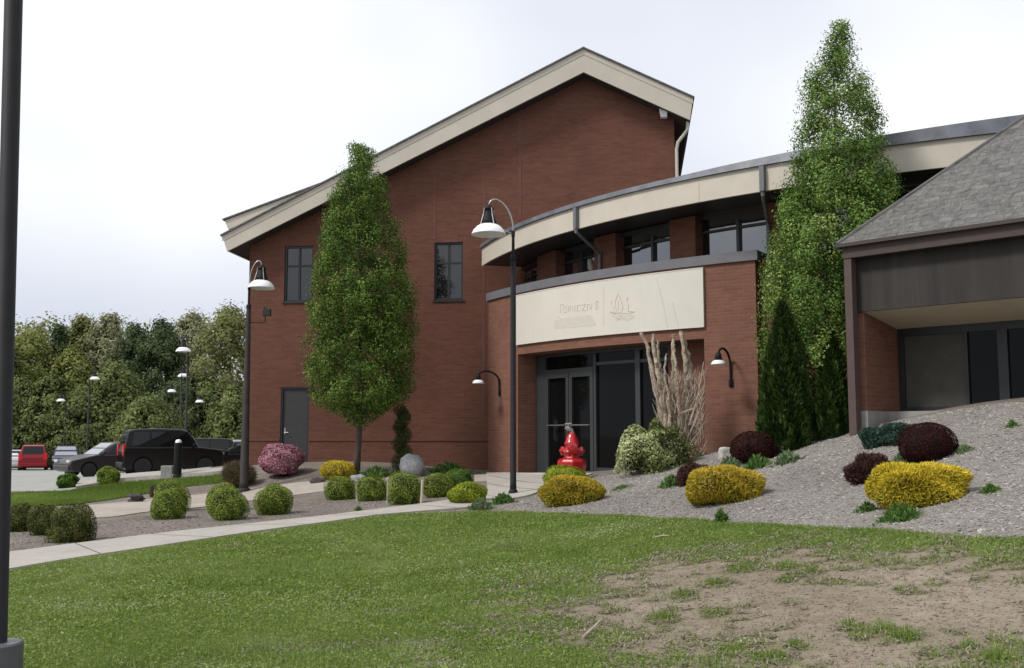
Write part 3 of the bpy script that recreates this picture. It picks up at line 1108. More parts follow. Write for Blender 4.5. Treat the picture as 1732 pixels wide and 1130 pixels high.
def build_hall():
    root = thing('brick_hall', 'tall red brick hall with a cream-edged gable roof, two small windows and a grey door', 'building',
                 (GF.o[0], GF.o[1], 0), GF.rz)
    OV = -0.5
    r0 = GF.hit(987, 83, OV)
    l0 = GF.hit(376, 399, OV)
    e0 = GF.hit(1172, 166, OV)
    rb = GF.hit(987, 122, OV)
    lb = GF.hit(384, 425, OV)
    eb = GF.hit(1167, 203, OV)
    xl = GF.hit(418, 600)[0]
    xr = GF.hit(1141, 260)[0]
    D = 15.0

    def under(x):
        if x < rb[0]:
            t = (x - lb[0]) / (rb[0] - lb[0])
            return lb[1] + (rb[1] - lb[1]) * t
        t = (x - rb[0]) / (eb[0] - rb[0])
        return rb[1] + (eb[1] - rb[1]) * t
    holes = []
    wins = []
    for (u0, u1, v0, v1) in ((481, 529.5, 416, 510), (734.5, 783, 410, 507.5)):
        a = GF.hit(u0, (v0 + v1) / 2)[0]
        b = GF.hit(u1, (v0 + v1) / 2)[0]
        um = (u0 + u1) / 2
        z1 = GF.hit(um, v0)[1]
        z0 = GF.hit(um, v1)[1]
        wins.append((a, b, z0, z1))
    da, db = GF.hit(474, 720)[0], GF.hit(522, 720)[0]
    dz1 = GF.hit(498, 655)[1]
    dz0 = GF.hit(498, 792)[1]
    door = (da, db, dz0, dz1)
    holes = wins + [door]
    w_ = MB()
    wall_with_holes(w_, 0.0, xl, xr, -0.3, under, holes, 0.14, (rb[0],))
    w_.face([(xl, 0, -0.3), (xl, 0, under(xl)), (xl, D, under(xl)), (xl, D, -0.3)])
    w_.face([(xr, 0, under(xr)), (xr, 0, -0.3), (xr, D, -0.3), (xr, D, under(xr))])
    w_.face([(xr, D, -0.3), (xl, D, -0.3), (xl, D, under(xl)), (rb[0], D, rb[1]), (xr, D, under(xr))])
    for h in holes:   # closes the back of each opening
        w_.face([(h[0], 0.139, h[2]), (h[1], 0.139, h[2]), (h[1], 0.139, h[3]), (h[0], 0.139, h[3])])
    wall = w_.build('wall', M['brick'], root)
    # fascia
    f = MB().prism_y([lb, rb, eb, e0, r0, l0], OV, OV + 0.06)
    f.build('fascia', M['fascia'], root)
    # narrow trim board along the top of the fascia
    def up(p, d):
        return (p[0], p[1] + d)
    t = MB().prism_y([up(l0, -0.16), up(r0, -0.16), up(e0, -0.16), up(e0, 0.0), up(r0, 0.0), up(l0, 0.0)], OV - 0.012, OV - 0.002)
    t.build('fascia_trim', M['fascia'], root)
    rf = MB().prism_y([(l0[0], l0[1] - 0.12), (r0[0], r0[1] - 0.12), (e0[0], e0[1] - 0.12), up((e0[0] + 0.04, e0[1]), 0.02), up(r0, 0.045), up((l0[0] - 0.04, l0[1]), 0.02)], OV - 0.05, D + 0.5)
    # the roof sheet sits behind the fascia: keep it from cutting through
    rf2 = MB().prism_y([up((l0[0] - 0.04, l0[1] - 0.02), 0.004), up(r0, 0.004), up((e0[0] + 0.04, e0[1] - 0.02), 0.004), up((e0[0] + 0.04, e0[1]), 0.03), up(r0, 0.05), up((l0[0] - 0.04, l0[1]), 0.03)], OV - 0.06, D + 0.5)
    rf2.build('roof', M['shingle'], root)
    s = MB().prism_y([lb, rb, eb, up(eb, 0.05), up(rb, 0.05), up(lb, 0.05)], OV + 0.062, D + 0.4)
    s.build('soffit', M['soffit'], root)
    for (b0, t0, nm) in ((lb, l0, -1), (eb, e0, 1)):
        q = MB()
        q.hexa([(b0[0], OV + 0.062, b0[1]), (b0[0] - nm * 0.05, OV + 0.062, b0[1]), (b0[0] - nm * 0.05, D + 0.4, b0[1]), (b0[0], D + 0.4, b0[1]),
                (t0[0], OV + 0.062, t0[1]), (t0[0] - nm * 0.05, OV + 0.062, t0[1]), (t0[0] - nm * 0.05, D + 0.4, t0[1]), (t0[0], D + 0.4, t0[1])])
        q.build('eave_board', M['fascia'] if nm < 0 else M['soffit'], root)
    # flatter second roof rising behind the left eave
    yl = 3.0
    a = GF.hit(380, 373, yl)
    b = GF.hit(560, 306, yl)
    c0 = GF.hit(386, 388, yl)
    d0 = (b[0], b[1] - 0.3)
    MB().prism_y([c0, d0, b, a], yl, yl + 6).build('rear_eave', M['fascia'], root)
    MB().prism_y([(a[0] - 0.06, a[1]), (b[0], b[1] + 0.004), (b[0], b[1] + 0.06), (a[0] - 0.06, a[1] + 0.05)], yl - 0.05, yl + 6).build('rear_roof', M['shingle'], root)
    # windows
    for (x0, x1, z0, z1) in wins:
        m = MB()
        fw = 0.055
        m.box(x0, x0 + fw, 0.05, 0.12, z0, z1)
        m.box(x1 - fw, x1, 0.05, 0.12, z0, z1)
        m.box(x0 + fw, x1 - fw, 0.05, 0.12, z1 - fw, z1)
        m.box(x0 + fw, x1 - fw, 0.05, 0.12, z0, z0 + fw)
        xm = (x0 + x1) / 2
        zt = z0 + (z1 - z0) * 0.645
        m.box(xm - 0.03, xm + 0.03, 0.055, 0.12, z0 + fw, z1 - fw)
        m.box(x0 + fw, xm - 0.03, 0.06, 0.12, zt - 0.025, zt + 0.025)
        m.box(xm + 0.03, x1 - fw, 0.06, 0.12, zt - 0.025, zt + 0.025)
        wf = m.build('window', M['frame'], root)
        MB().box(x0 + 0.02, x1 - 0.02, 0.09, 0.105, z0 + 0.02, z1 - 0.02).build('pane', M['glass'], wf)
        MB().box(x0 - 0.04, x1 + 0.04, -0.03, 0.06, z0 - 0.05, z0 - 0.002).build('sill', M['frame'], wf)
    # door
    x0, x1, z0, z1 = door
    m = MB()
    m.box(x0, x0 + 0.05, 0.02, 0.13, z0, z1)
    m.box(x1 - 0.05, x1, 0.02, 0.13, z0, z1)
    m.box(x0 + 0.05, x1 - 0.05, 0.02, 0.13, z1 - 0.05, z1)
    dr = MB().box(x0 + 0.052, x1 - 0.052, 0.06, 0.11, z0, z1 - 0.052).build('door', M['door'], root)
    m.build('door_frame', M['frame'], dr)
    h = MB()
    h.box(x0 + 0.10, x0 + 0.15, 0.045, 0.06, z0 + 0.95, z0 + 1.13)
    h.tube([(x0 + 0.125, 0.05, z0 + 1.0), (x0 + 0.125, 0.0, z0 + 1.0), (x0 + 0.24, 0.0, z0 + 1.0)], 0.012, 6)
    h.build('handle', M['steel'], dr)
    # projecting brick course, control joints
    zb = GF.hit(650, 744)[1]
    bd = MB()
    bd.box(xl - 0.004, x0 - 0.02, -0.02, 0.02, zb - 0.03, zb + 0.03)
    bd.box(x1 + 0.02, xr, -0.02, 0.02, zb - 0.03, zb + 0.03)
    bd.build('brick_course', M['joint'], root)
    for u, vt, vbm in ((735, 300, 405), (818, 300, 700), (879, 200, 372)):
        x = GF.hit(u, (vt + vbm) / 2)[0]
        MB().box(x - 0.05, x + 0.05, -0.006, 0.02, GF.hit(u, vbm)[1], min(GF.hit(u, vt)[1], under(x) - 0.05)).build('control_joint', M['joint'], root)
    # flood light and downpipe under the right eave
    xx, zz = GF.hit(1122, 190, -0.2)
    fl = MB()
    fl.box(xx - 0.11, xx + 0.09, -0.32, -0.004, zz + 0.02, zz + 0.16)
    fl.hexa([(xx - 0.08, -0.30, zz - 0.16), (xx + 0.10, -0.30, zz - 0.16), (xx + 0.10, -0.12, zz - 0.16), (xx - 0.08, -0.12, zz - 0.16),
             (xx - 0.10, -0.34, zz + 0.02), (xx + 0.10, -0.34, zz + 0.02), (xx + 0.10, -0.1, zz + 0.02), (xx - 0.10, -0.1, zz + 0.02)])
    fl.build('flood_light', M['white'], root, bevel=0.01)
    g = MB()
    ex = eb[0]
    xw = xr + 0.07
    zt = eb[1]
    g.tube([(ex - 0.05, -0.30, zt + 0.02), (ex - 0.06, -0.28, zt - 0.2), (ex - 0.16, -0.2, zt - 0.32), (xw + 0.02, -0.12, zt - 0.5), (xw - 0.02, -0.09, zt - 0.7), (xw - 0.02, -0.09, 3.0)], 0.045, 8)
    g.build('downpipe', M['fascia'], root)
    return root


build_hall()

# ---------------------------------------------------------------- the curved entrance wing
CR, RR = (14.675, 31.36), 16.03      # roof circle
CE, RE = (13.03, 32.53), 15.15       # entrance block circle


def onarc(u, v, c, r):
    d = ray(u, v)
    A = d[0] ** 2 + 1
    B = -2 * (d[0] * c[0] + c[1])
    Cc = c[0] ** 2 + c[1] ** 2 - r * r
    q = B * B - 4 * A * Cc
    Y = (-B - math.sqrt(max(q, 0))) / (2 * A)
    p = d * Y
    th = math.atan2(p[1] - c[1], p[0] - c[0])
    if th < 0:
        th += 2 * PI
    return th, p[2] + EYE


def arcpt(c, r, th, z):
    return (c[0] + r * math.cos(th), c[1] + r * math.sin(th), z)


def build_entrance():
    th0 = onarc(826, 600, CE, RE)[0]
    th1 = onarc(1281, 600, CE, RE)[0]
    mid = arcpt(CE, RE, (th0 + th1) / 2, 0)
    root = thing('entrance_wing', 'curved red brick entrance wing with glass doors under a sweeping cream-edged roof', 'building', (0, 0, 0))
    ZC = 5.255
    oa = onarc(876, 680, CE, RE)[0]
    ob = onarc(1193, 680, CE, RE)[0]
    zl = 3.55
    wb = MB()
    zc = ZC - 0.2
    wb.arc(*CE, RE - 0.62, RE, th0, oa, -0.2, zc, 8)
    wb.arc(*CE, RE - 0.62, RE, ob, th1, -0.2, zc, 8)
    wb.arc(*CE, RE - 0.62, RE, oa, ob, zl, zc, 24)
    # return side at the right end
    a = arcpt(CE, RE - 0.62, th1, 0)
    b = arcpt(CE, RE - 4, th1, 0)
    wb.face([(a[0], a[1], -0.2), (b[0], b[1], -0.2), (b[0], b[1], zc), (a[0], a[1], zc)])
    wb.build('wall', M['brick_light'], root, weld=True)
    cp = MB().arc(*CE, RE - 0.72, RE + 0.05, th0 - 0.004, th1 + 0.004, zc + 0.002, ZC, 40)
    a0 = arcpt(CE, RE - 0.72, th1 + 0.004, zc + 0.002)
    b0 = arcpt(CE, RE - 4, th1 + 0.004, zc + 0.002)
    cp.face([a0, b0, (b0[0], b0[1], ZC), (a0[0], a0[1], ZC)])
    cp.build('coping', M['coping'], root, weld=True)
    MB().arc(*CE, RE - 4.2, RE - 0.722, th0, th1, zc - 0.1, zc + 0.05, 24).build('lower_roof', M['metal_roof'], root)
    # porch ceiling and threshold
    MB().arc(*CE, RE - 1.0, RE - 0.622, oa - 0.02, ob + 0.02, zl + 0.12, zl + 0.3, 20).build('porch_ceiling', M['soffit'], root)
    # storefront
    RS = RE - 0.50
    zfl = g1(*arcpt(CE, RE, onarc(960, 790, CE, RE)[0], 0)[:2]) - 0.25

    def sx(u, v=700):
        return onarc(u, v, CE, RS)[0]

    def sz(u, v):
        return onarc(u, v, CE, RS)[1]
    sf = MB()

    def post(u0, u1, z0, z1, d0=-0.10, d1=0.0):
        sf.arc(*CE, RS + d0, RS + d1, sx(u0), sx(u1), z0, z1, 2)
    ztop = zl + 0.1
    post(1004, 1008, zfl, ztop)
    post(1075, 1083, zfl, ztop)
    post(1182, 1193, zfl, ztop)
    post(907, 923, zfl, ztop)
    zd = sz(960, 630)
    sf.arc(*CE, RS - 0.10, RS + 0.004, sx(923), sx(1003.9), zd, zd + 0.09, 6)
    zt2 = sz(1040, 613)
    sf.arc(*CE, RS - 0.10, RS - 0.01, sx(1008), sx(1075), zt2 - 0.035, zt2 + 0.035, 6)
    sf.arc(*CE, RS - 0.10, RS - 0.01, sx(1083), sx(1182), zt2 - 0.035, zt2 + 0.035, 6)
    sf.arc(*CE, RS - 0.10, RS + 0.002, sx(907), sx(1193), zl - 0.09, zl + 0.09, 16)
    sf.arc(*CE, RS - 0.10, RS - 0.01, sx(1008), sx(1182), zfl, sz(1040, 792) - 0.0, 10)
    store = sf.build('storefront', M['frame_grey'], root)
    MB().arc(*CE, RS - 0.075, RS - 0.06, sx(905), sx(1195), zfl, ztop, 1 if False else 24).build('glazing', M['glass_store'], store, smooth=False)
    # two door leaves
    for u0, u1, hinge in ((923.5, 962, -1), (963, 1003.5, 1)):
        m = MB()
        s0, s1 = sx(u0), sx(u1)
        wst = 0.10 / RS
        m.arc(*CE, RS - 0.055, RS + 0.01, s0, s0 + wst, zfl, zd, 1)
        m.arc(*CE, RS - 0.055, RS + 0.01, s1 - wst, s1, zfl, zd, 1)
        m.arc(*CE, RS - 0.055, RS + 0.01, s0 + wst, s1 - wst, zd - 0.12, zd - 0.002, 2)
        m.arc(*CE, RS - 0.055, RS + 0.01, s0 + wst, s1 - wst, zfl, zfl + 0.28, 2)
        dl = m.build('door', M['frame_grey'], root)
        zp = sz(980, 719)
        hb = MB()
        hb.tube([arcpt(CE, RS + 0.012, s0 + wst, zp), arcpt(CE, RS + 0.06, s0 + wst * 1.2, zp), arcpt(CE, RS + 0.06, s1 - wst * 1.2, zp), arcpt(CE, RS + 0.012, s1 - wst, zp)], 0.014, 8)
        hb.build('push_bar', M['steel'], dl)
    # back of the porch so that nothing shows through at the sides
    # -------- upper storey
    R2 = 14.92
    thl = onarc(822, 500, CR, RR)[0] - 0.03
    thr = R(285)
    zs = 6.206
    glz = MB().arc(*CR, R2 - 0.16, R2 - 0.12, thl, thr, 5.142, zs - 0.05, 60).build('clerestory_glazing', M['glass_upper'], root)

    def ux(u):
        return onarc(u, 420, CR, R2)[0]
    MB().arc(*CR, R2 - 0.3, R2 + 0.02, thl, thr, 0.0, 5.14, 60).build('rear_wall', M['brick'], root, weld=True)
    hd = MB()
    hd.arc(*CR, R2 - 0.2, R2 - 0.02, thl, thr, zs - 0.10, zs - 0.004, 60)
    hd.build('header', M['frame'], root)
    for u0, u1 in ((820, 872), (917, 948), (1013, 1049), (1140, 1183), (1302, 1345), (1465, 1510)):
        MB().arc(*CR, R2 - 0.3, R2 + 0.14, ux(u0), ux(u1), 4.9, zs - 0.004, 4).build('brick_pier', M['brick'], root)
    mu = MB()
    for u in (895, 980, 1100, 1246, 1400, 1560, 1640):
        a_ = ux(u)
        mu.arc(*CR, R2 - 0.14, R2 - 0.05, a_ - 0.0022, a_ + 0.0022, 5.142, zs - 0.2, 1)
    zmu = onarc(1246, 383, CR, R2)[1]
    mu.arc(*CR, R2 - 0.14, R2 - 0.07, thl, thr, zmu - 0.025, zmu + 0.025, 60)
    mu.build('mullion', M['frame'], root)
    # fascia, roof edge, roof, soffit
    MB().arc(*CR, RR - 0.06, RR, thl, thr, zs, zs + 0.49, 90).build('fascia', M['fascia'], root, weld=True)
    MB().arc(*CR, R2 - 0.3, RR - 0.062, thl, thr, zs + 0.02, zs + 0.06, 60).build('soffit', M['frame'], root)
    re_ = MB()
    ta, tb_ = onarc(1145, 280, CR, RR)[0], onarc(1720, 220, CR, RR)[0]
    ts = [thl - 0.004 + (thr - thl + 0.004) * k / 90 for k in range(91)]

    def rise(t):
        q = min(max((t - ta) / (tb_ - ta), 0), 1.3)
        return zs + 0.60 + 0.16 * q
    for t0, t1 in zip(ts[:-1], ts[1:]):
        a0, a1 = arcpt(CR, RR + 0.06, t0, zs + 0.492), arcpt(CR, RR + 0.06, t1, zs + 0.492)
        b0, b1 = arcpt(CR, RR + 0.03, t0, rise(t0)), arcpt(CR, RR + 0.03, t1, rise(t1))
        c0, c1 = arcpt(CR, RR - 0.5, t0, rise(t0) + 0.06), arcpt(CR, RR - 0.5, t1, rise(t1) + 0.06)
        d0, d1 = arcpt(CR, RR - 0.3, t0, zs + 0.492), arcpt(CR, RR - 0.3, t1, zs + 0.492)
        re_.face([a0, a1, b1, b0]).face([b0, b1, c1, c0]).face([d0, d1, a1, a0][::1])
    re_.face([arcpt(CR, RR - 0.5, ts[0], zs + 0.492), arcpt(CR, RR + 0.06, ts[0], zs + 0.492), arcpt(CR, RR + 0.03, ts[0], rise(ts[0])), arcpt(CR, RR - 0.5, ts[0], rise(ts[0]) + 0.06)])
    re_.build('roof_edge', M['metal_roof'], root, weld=True)
    MB().arc(*CR, 3.0, RR - 0.2, thl - 0.003, thr, zs + 0.45, zs + 0.64, 90, z1in=zs + 2.1).build('roof', M['metal_roof'], root, weld=True)
    # rain heads and downpipes on the fascia
    for u, full in ((977, True), (1293, False), (1182, None)):
        if full is None:
            a_ = onarc(1182, 320, CR, RR)[0]
            MB().arc(*CR, RR, RR + 0.006, a_ - 0.0006, a_ + 0.0006, zs + 0.005, zs + 0.485, 1).build('fascia_joint', M['soffit_tan'], root)
            continue
        a_ = onarc(u, 360, CR, RR)[0]
        d = MB()
        k = 0.05 / RR
        d.arc(*CR, RR + 0.004, RR + 0.10, a_ - k, a_ + k, zs - 0.02, zs + 0.47, 1)
        dp = d.build('rain_head', M['coping'], root, bevel=0.01)
        if full:
            p0 = Vector(arcpt(CR, RR + 0.05, a_, zs))
            tb = onarc(1014, 440, CR, R2 + 0.2)
            p2 = Vector(arcpt(CR, R2 + 0.2, tb[0], zs - 0.42))
            p3 = Vector(arcpt(CR, R2 + 0.2, tb[0], ZC - 0.15))
            q = MB().tube([p0, p0 + Vector((0, 0, -0.08)), p0.lerp(p2, 0.12) + Vector((0, 0, -0.06)), p2, p2 + Vector((0, 0, -0.1)), p3], 0.038, 8)
            q.build('downpipe', M['coping'], dp)
        else:
            p0 = Vector(arcpt(CR, RR + 0.05, a_, zs))
            tb = onarc(1300, 420, CR, R2 + 0.2)
            p2 = Vector(arcpt(CR, R2 + 0.2, tb[0], zs - 0.42))
            MB().tube([p0, p0 + Vector((0, 0, -0.08)), p2, p2 + Vector((0, 0, -0.8))], 0.038, 8).build('downpipe', M['coping'], dp)
    return root


build_entrance()


def build_sign():
    rs = RE + 0.003
    a = onarc(876, 540, CE, RE)[0]
    b = onarc(1190, 510, CE, RE)[0]
    z0, z1 = 3.80, 4.99
    c = arcpt(CE, RE + 0.03, (a + b) / 2, (z0 + z1) / 2)
    root = thing('wall_sign', 'long cream sign panel with faded ghost lettering curving above the glass doors', 'sign', (0, 0, 0))
    MB().arc(*CE, rs, rs + 0.05, a, b, z0, z1, 30).build('panel', M['sign'], root, weld=True)
    k = 0.025 / RE
    tr = MB()
    tr.arc(*CE, rs, rs + 0.056, a - k, a, z0 - 0.02, z1 + 0.02, 1)
    tr.arc(*CE, rs, rs + 0.056, b, b + k, z0 - 0.02, z1 + 0.02, 1)
    tr.arc(*CE, rs, rs + 0.056, a, b, z0 - 0.022, z0 - 0.001, 30)
    tr.arc(*CE, rs, rs + 0.056, a, b, z1 + 0.001, z1 + 0.022, 30)
    tr.build('trim', M['sign'], root)
    rf = rs + 0.05

    def q(x, y, off=0.001):
        th, z = onarc(860 + x / 5.094, 450 + y / 5.094, CE, rf)
        return arcpt(CE, rf + off, th, z)

    def stroke(mb, pts, r):
        pp = [q(*p) for p in pts]
        mb.tube(pp, r, 6)
    lt = thing('lettering', None, None)
    lt.parent = root
    for s in ([(447, 405), (447, 332), (478, 330)], [(478, 398), (474, 350), (498, 346), (503, 396), (480, 398)], [(516, 396), (519, 346)],
              [(531, 396), (534, 344), (550, 350), (553, 393)], [(571, 390), (574, 338)], [(622, 334), (594, 342), (592, 388), (615, 386)],
              [(630, 338), (664, 330), (636, 386), (670, 382)], [(679, 380), (683, 329), (701, 330), (704, 378)], [(716, 378), (719, 320)],
              [(754, 308), (773, 302), (769, 368), (752, 372), (754, 308)], [(418, 432), (420, 444)], [(438, 430), (440, 440)]):
        ch = MB()
        stroke(ch, s, 0.0065)
        ch.build('letter', M['ghost'], lt)
    em = MB()
    for s in ([(938, 395), (922, 355), (922, 300), (948, 236), (970, 292), (986, 355), (974, 397)], [(892, 300), (886, 330), (906, 360), (917, 398), (872, 393)],
              [(1031, 268), (1020, 300), (1036, 340), (1029, 388), (1086, 393)], [(880, 400), (905, 408), (960, 400), (1010, 408), (1082, 398)],
              [(948, 300), (950, 380)], [(938, 470), (960, 445), (1000, 448), (1031, 474)]):
        stroke(em, s, 0.007)
    em.build('emblem', M['ghost'], root)
    for poly in ([(398, 542), (398, 470), (470, 452), (756, 420), (758, 510)], [(888, 415), (1085, 405), (1088, 440), (1035, 470), (900, 452)]):
        n = 8
        sm = MB()
        # follow the curve of the panel
        xs = [p[0] for p in poly]
        lo, hi = min(xs), max(xs)

        def yr(x):
            ys = []
            for i in range(len(poly)):
                p1, p2 = poly[i], poly[(i + 1) % len(poly)]
                if min(p1[0], p2[0]) <= x <= max(p1[0], p2[0]) and p1[0] != p2[0]:
                    ys.append(p1[1] + (p2[1] - p1[1]) * (x - p1[0]) / (p2[0] - p1[0]))
            return min(ys), max(ys)
        for i in range(n):
            xa, xb = lo + (hi - lo) * (i + 0.001) / n, lo + (hi - lo) * (i + 0.999) / n
            ya, yb = yr(xa), yr(xb)
            sm.face([q(xa, ya[1], 0.003), q(xb, yb[1], 0.003), q(xb, yb[0], 0.003), q(xa, ya[0], 0.003)])
        sm.build('smudge', M['ghost_pale'], root)
    for pl, rr in (([(1272, 105), (1310, 220), (1345, 390), (1372, 528)], 0.003), ([(820, 178), (822, 300), (820, 515)], 0.003), ([(1410, 305), (1440, 430), (1470, 545)], 0.003)):
        st = MB()
        stroke(st, pl, rr)
        st.build('streak', M['stain'], root)


build_sign()

# ---------------------------------------------------------------- hip-roofed building on the right
_c = ray(1431, 600) * 15.8
HF = Frame(_c[0], _c[1], R(-45.5))


def build_hip():
    root = thing('hip_roof_building', 'low brown building with a grey shingled hip roof and deep recessed glass front', 'building', (HF.o[0], HF.o[1], 0), HF.rz)
    ze = HF.hit(1431, 413, 0)[1]
    zf = HF.hit(1431, 437, 0)[1]
    Lx, W, sl = 15.0, 8.0, 0.95
    o = 0.06
    # roof
    r = MB()
    z0 = ze + 0.01
    zt = z0 + (W / 2 + o) * sl
    A, B, C, Dd = (-o, -o, z0), (Lx, -o, z0), (Lx, W + o, z0), (-o, W + o, z0)
    E, Fp = (W / 2, W / 2, zt), (Lx, W / 2, zt)
    r.face([A, B, Fp, E])
    r.face([Dd, A, E])
    r.face([C, Dd, E, Fp])
    r.face([A, Dd, C, B])
    r.face([B, C, Fp])
    r.build('roof', M['shingle'], root)
    # ridge caps along the hip
    hp = MB().tube([(-o, -o, z0 + 0.0), E], 0.035, 6)
    hp.build('hip_cap', M['shingle'], root)
    ed = MB()
    ed.box(-o - 0.02, Lx, -o - 0.02, 0.10, z0 - 0.06, z0 - 0.003)
    ed.box(-o - 0.02, 0.10, 0.10, W, z0 - 0.06, z0 - 0.003)
    ed.build('drip_edge', M['maroon_dark'], root)
    fb = MB()
    fb.box(0, Lx, 0, 0.12, zf, z0 - 0.061)
    fb.box(0, 0.12, 0.12, W, zf, z0 - 0.061)
    fb.build('fascia', M['maroon'], root)
    # corner post
    zpost = HF.hit(1437, 740, 0.05)[1]
    xp = HF.hit(1445, 600, 0.02)[0]
    MB().box(0.005, xp, 0.015, 0.17, zpost, zf - 0.002).build('corner_post', M['post'], root)
    # dark board panel above the opening
    yb = 0.2
    zp = HF.hit(1460, 527, yb)[1]
    MB().box(0.02, Lx - 0.05, yb, yb + 0.06, zp, zf + 0.1).build('board_panel', M['wood_dark'], root)
    # brick pier and the inner side wall of the recess
    xi = HF.hit(1464, 600, 0.25)[0]
    yd = HF.xat(1519, 600, xi)[0]
    zb = HF.hit(1490, 694, 0.25)[1]
    yd = min(max(yd, 0.8), 3.0)
    br = MB()
    br.box(0.03, xi, 0.24, yd + 0.3, zb, zp - 0.004)
    br.face([(0.03, yd + 0.3, zb), (0.03, W, zb), (0.03, W, zf + .1), (0.03, yd + 0.3, zf + .1)][::-1])
    br.build('wall', M['brick_light'], root)
    zs2 = HF.hit(1520, 557, yd)[1]
    ya = yb + 0.062
    MB().hexa([(xi - 0.02, ya, zp - 0.002), (Lx, ya, zp - 0.002), (Lx, yd + 0.02, zs2), (xi - 0.02, yd + 0.02, zs2),
               (xi - 0.02, ya, zp + 0.06), (Lx, ya, zp + 0.06), (Lx, yd + 0.02, zs2 + 0.06), (xi - 0.02, yd + 0.02, zs2 + 0.06)]).build('soffit', M['soffit_tan'], root)
    cb = MB()
    cb.box(0.02, xi + 0.02, 0.21, yd + 0.02, 0.6, zb - 0.003)
    cb.box(xi + 0.02, Lx, yd - 0.45, yd + 0.3, 0.6, zb - 0.005)
    cb.build('foundation', M['concrete_base'], root)
    # glazing at the back of the recess
    fr = MB()

    def gx(u):
        return HF.hit(u, 620, yd)[0]

    zh = HF.hit(1530, 569, yd)[1]
    zbm = zb + 0.02
    fr.box(xi + 0.002, Lx, yd, yd + 0.08, zh, zp + 0.2)
    fr.box(xi + 0.002, Lx, yd, yd + 0.08, zb - 0.02, zbm + 0.05)
    for u0, u1 in ((1521, 1530), (1634, 1638), (1689, 1706), (1760, 1774), (1850, 1864)):
        fr.box(gx(u0), gx(u1), yd - 0.01, yd + 0.08, zbm + 0.05, zh)
    frame = fr.build('window_frame', M['frame'], root)
    MB().box(gx(1530), gx(1634), yd + 0.035, yd + 0.05, zbm + 0.05, zh).build('window_blind', plain('olive_blind', (0.062, 0.060, 0.048), 0.7, vary=0.15), frame)
    MB().box(gx(1638), Lx, yd + 0.035, yd + 0.05, zbm + 0.05, zh).build('pane', M['glass_store'], frame)
    return root


build_hip()


# ================================================================== PLANTS
def leafcols(a, b, c, d=None):
    return [a, b, c] + ([d] if d else [])


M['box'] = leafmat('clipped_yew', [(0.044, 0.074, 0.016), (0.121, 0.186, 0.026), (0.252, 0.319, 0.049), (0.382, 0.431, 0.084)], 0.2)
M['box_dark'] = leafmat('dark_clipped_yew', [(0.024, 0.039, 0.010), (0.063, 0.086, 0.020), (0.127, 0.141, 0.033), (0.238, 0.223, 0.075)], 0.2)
M['bright'] = leafmat('bright_green_leaves', [(0.046, 0.111, 0.016), (0.104, 0.195, 0.033), (0.182, 0.286, 0.052)], 0.25)
M['lime'] = leafmat('lime_leaves', [(0.129, 0.187, 0.017), (0.287, 0.338, 0.029), (0.475, 0.489, 0.057)], 0.25)
M['gold'] = leafmat('golden_needles', [(0.195, 0.179, 0.023), (0.525, 0.422, 0.039), (0.824, 0.655, 0.069)], 0.2)
M['gold_brown'] = leafmat('brown_gold_needles', [(0.174, 0.183, 0.023), (0.410, 0.330, 0.032), (0.675, 0.491, 0.070)], 0.2)
M['maroon_leaf'] = leafmat('maroon_leaves', [(0.013, 0.003, 0.003), (0.036, 0.009, 0.007), (0.069, 0.020, 0.013)], 0.15)
M['pink'] = leafmat('pink_blossom', [(0.24, 0.085, 0.115), (0.47, 0.21, 0.27), (0.66, 0.40, 0.45)], 0.25)
M['pear'] = leafmat('street_tree_leaves', [(0.033, 0.069, 0.014), (0.074, 0.134, 0.024), (0.139, 0.220, 0.043), (0.241, 0.361, 0.079)], 0.2)
M['young'] = leafmat('young_tree_leaves', [(0.044, 0.096, 0.022), (0.096, 0.171, 0.036), (0.177, 0.279, 0.061), (0.305, 0.418, 0.125)], 0.22)
M['arbor'] = leafmat('arborvitae_sprays', [(0.014, 0.032, 0.008), (0.032, 0.063, 0.013), (0.066, 0.103, 0.021)], 0.15)
M['spiral'] = leafmat('topiary_needles', [(0.017, 0.034, 0.010), (0.036, 0.067, 0.018), (0.072, 0.102, 0.034)], 0.15)
M['varieg'] = leafmat('variegated_leaves', [(0.076, 0.110, 0.027), (0.203, 0.246, 0.082), (0.482, 0.506, 0.243), (0.736, 0.752, 0.486)], 0.25)
M['bluegreen'] = leafmat('blue_green_needles', [(0.025, 0.055, 0.04), (0.055, 0.105, 0.078), (0.11, 0.18, 0.14)], 0.15)
M['weed'] = leafmat('weed_leaves', [(0.045, 0.10, 0.02), (0.10, 0.19, 0.045), (0.19, 0.30, 0.09)], 0.3)
M['weed_pale'] = leafmat('pale_weed_leaves', [(0.08, 0.13, 0.06), (0.16, 0.23, 0.11), (0.27, 0.33, 0.19)], 0.3)
M['dry_leaf'] = leafmat('dry_grass_blades', [(0.075, 0.055, 0.03), (0.15, 0.12, 0.065), (0.23, 0.19, 0.12)], 0.2)
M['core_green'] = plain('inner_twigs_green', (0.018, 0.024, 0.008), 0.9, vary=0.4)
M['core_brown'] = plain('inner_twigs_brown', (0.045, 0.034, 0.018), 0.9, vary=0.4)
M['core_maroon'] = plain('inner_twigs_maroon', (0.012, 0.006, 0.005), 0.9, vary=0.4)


def lumps(d, seed, k=5, amp=0.08):
    rg = np.random.default_rng(seed)
    f = np.zeros(len(d))
    for i in range(k):
        q = rg.normal(size=3)
        q /= np.linalg.norm(q)
        f += np.sin(d @ q * rg.uniform(3, 8) + rg.uniform(0, 6))
    return 1 + amp * f / math.sqrt(k)


def sdir_unit(n, rg):
    d = rg.normal(size=(n, 3))
    return d / np.linalg.norm(d, axis=1, keepdims=True)


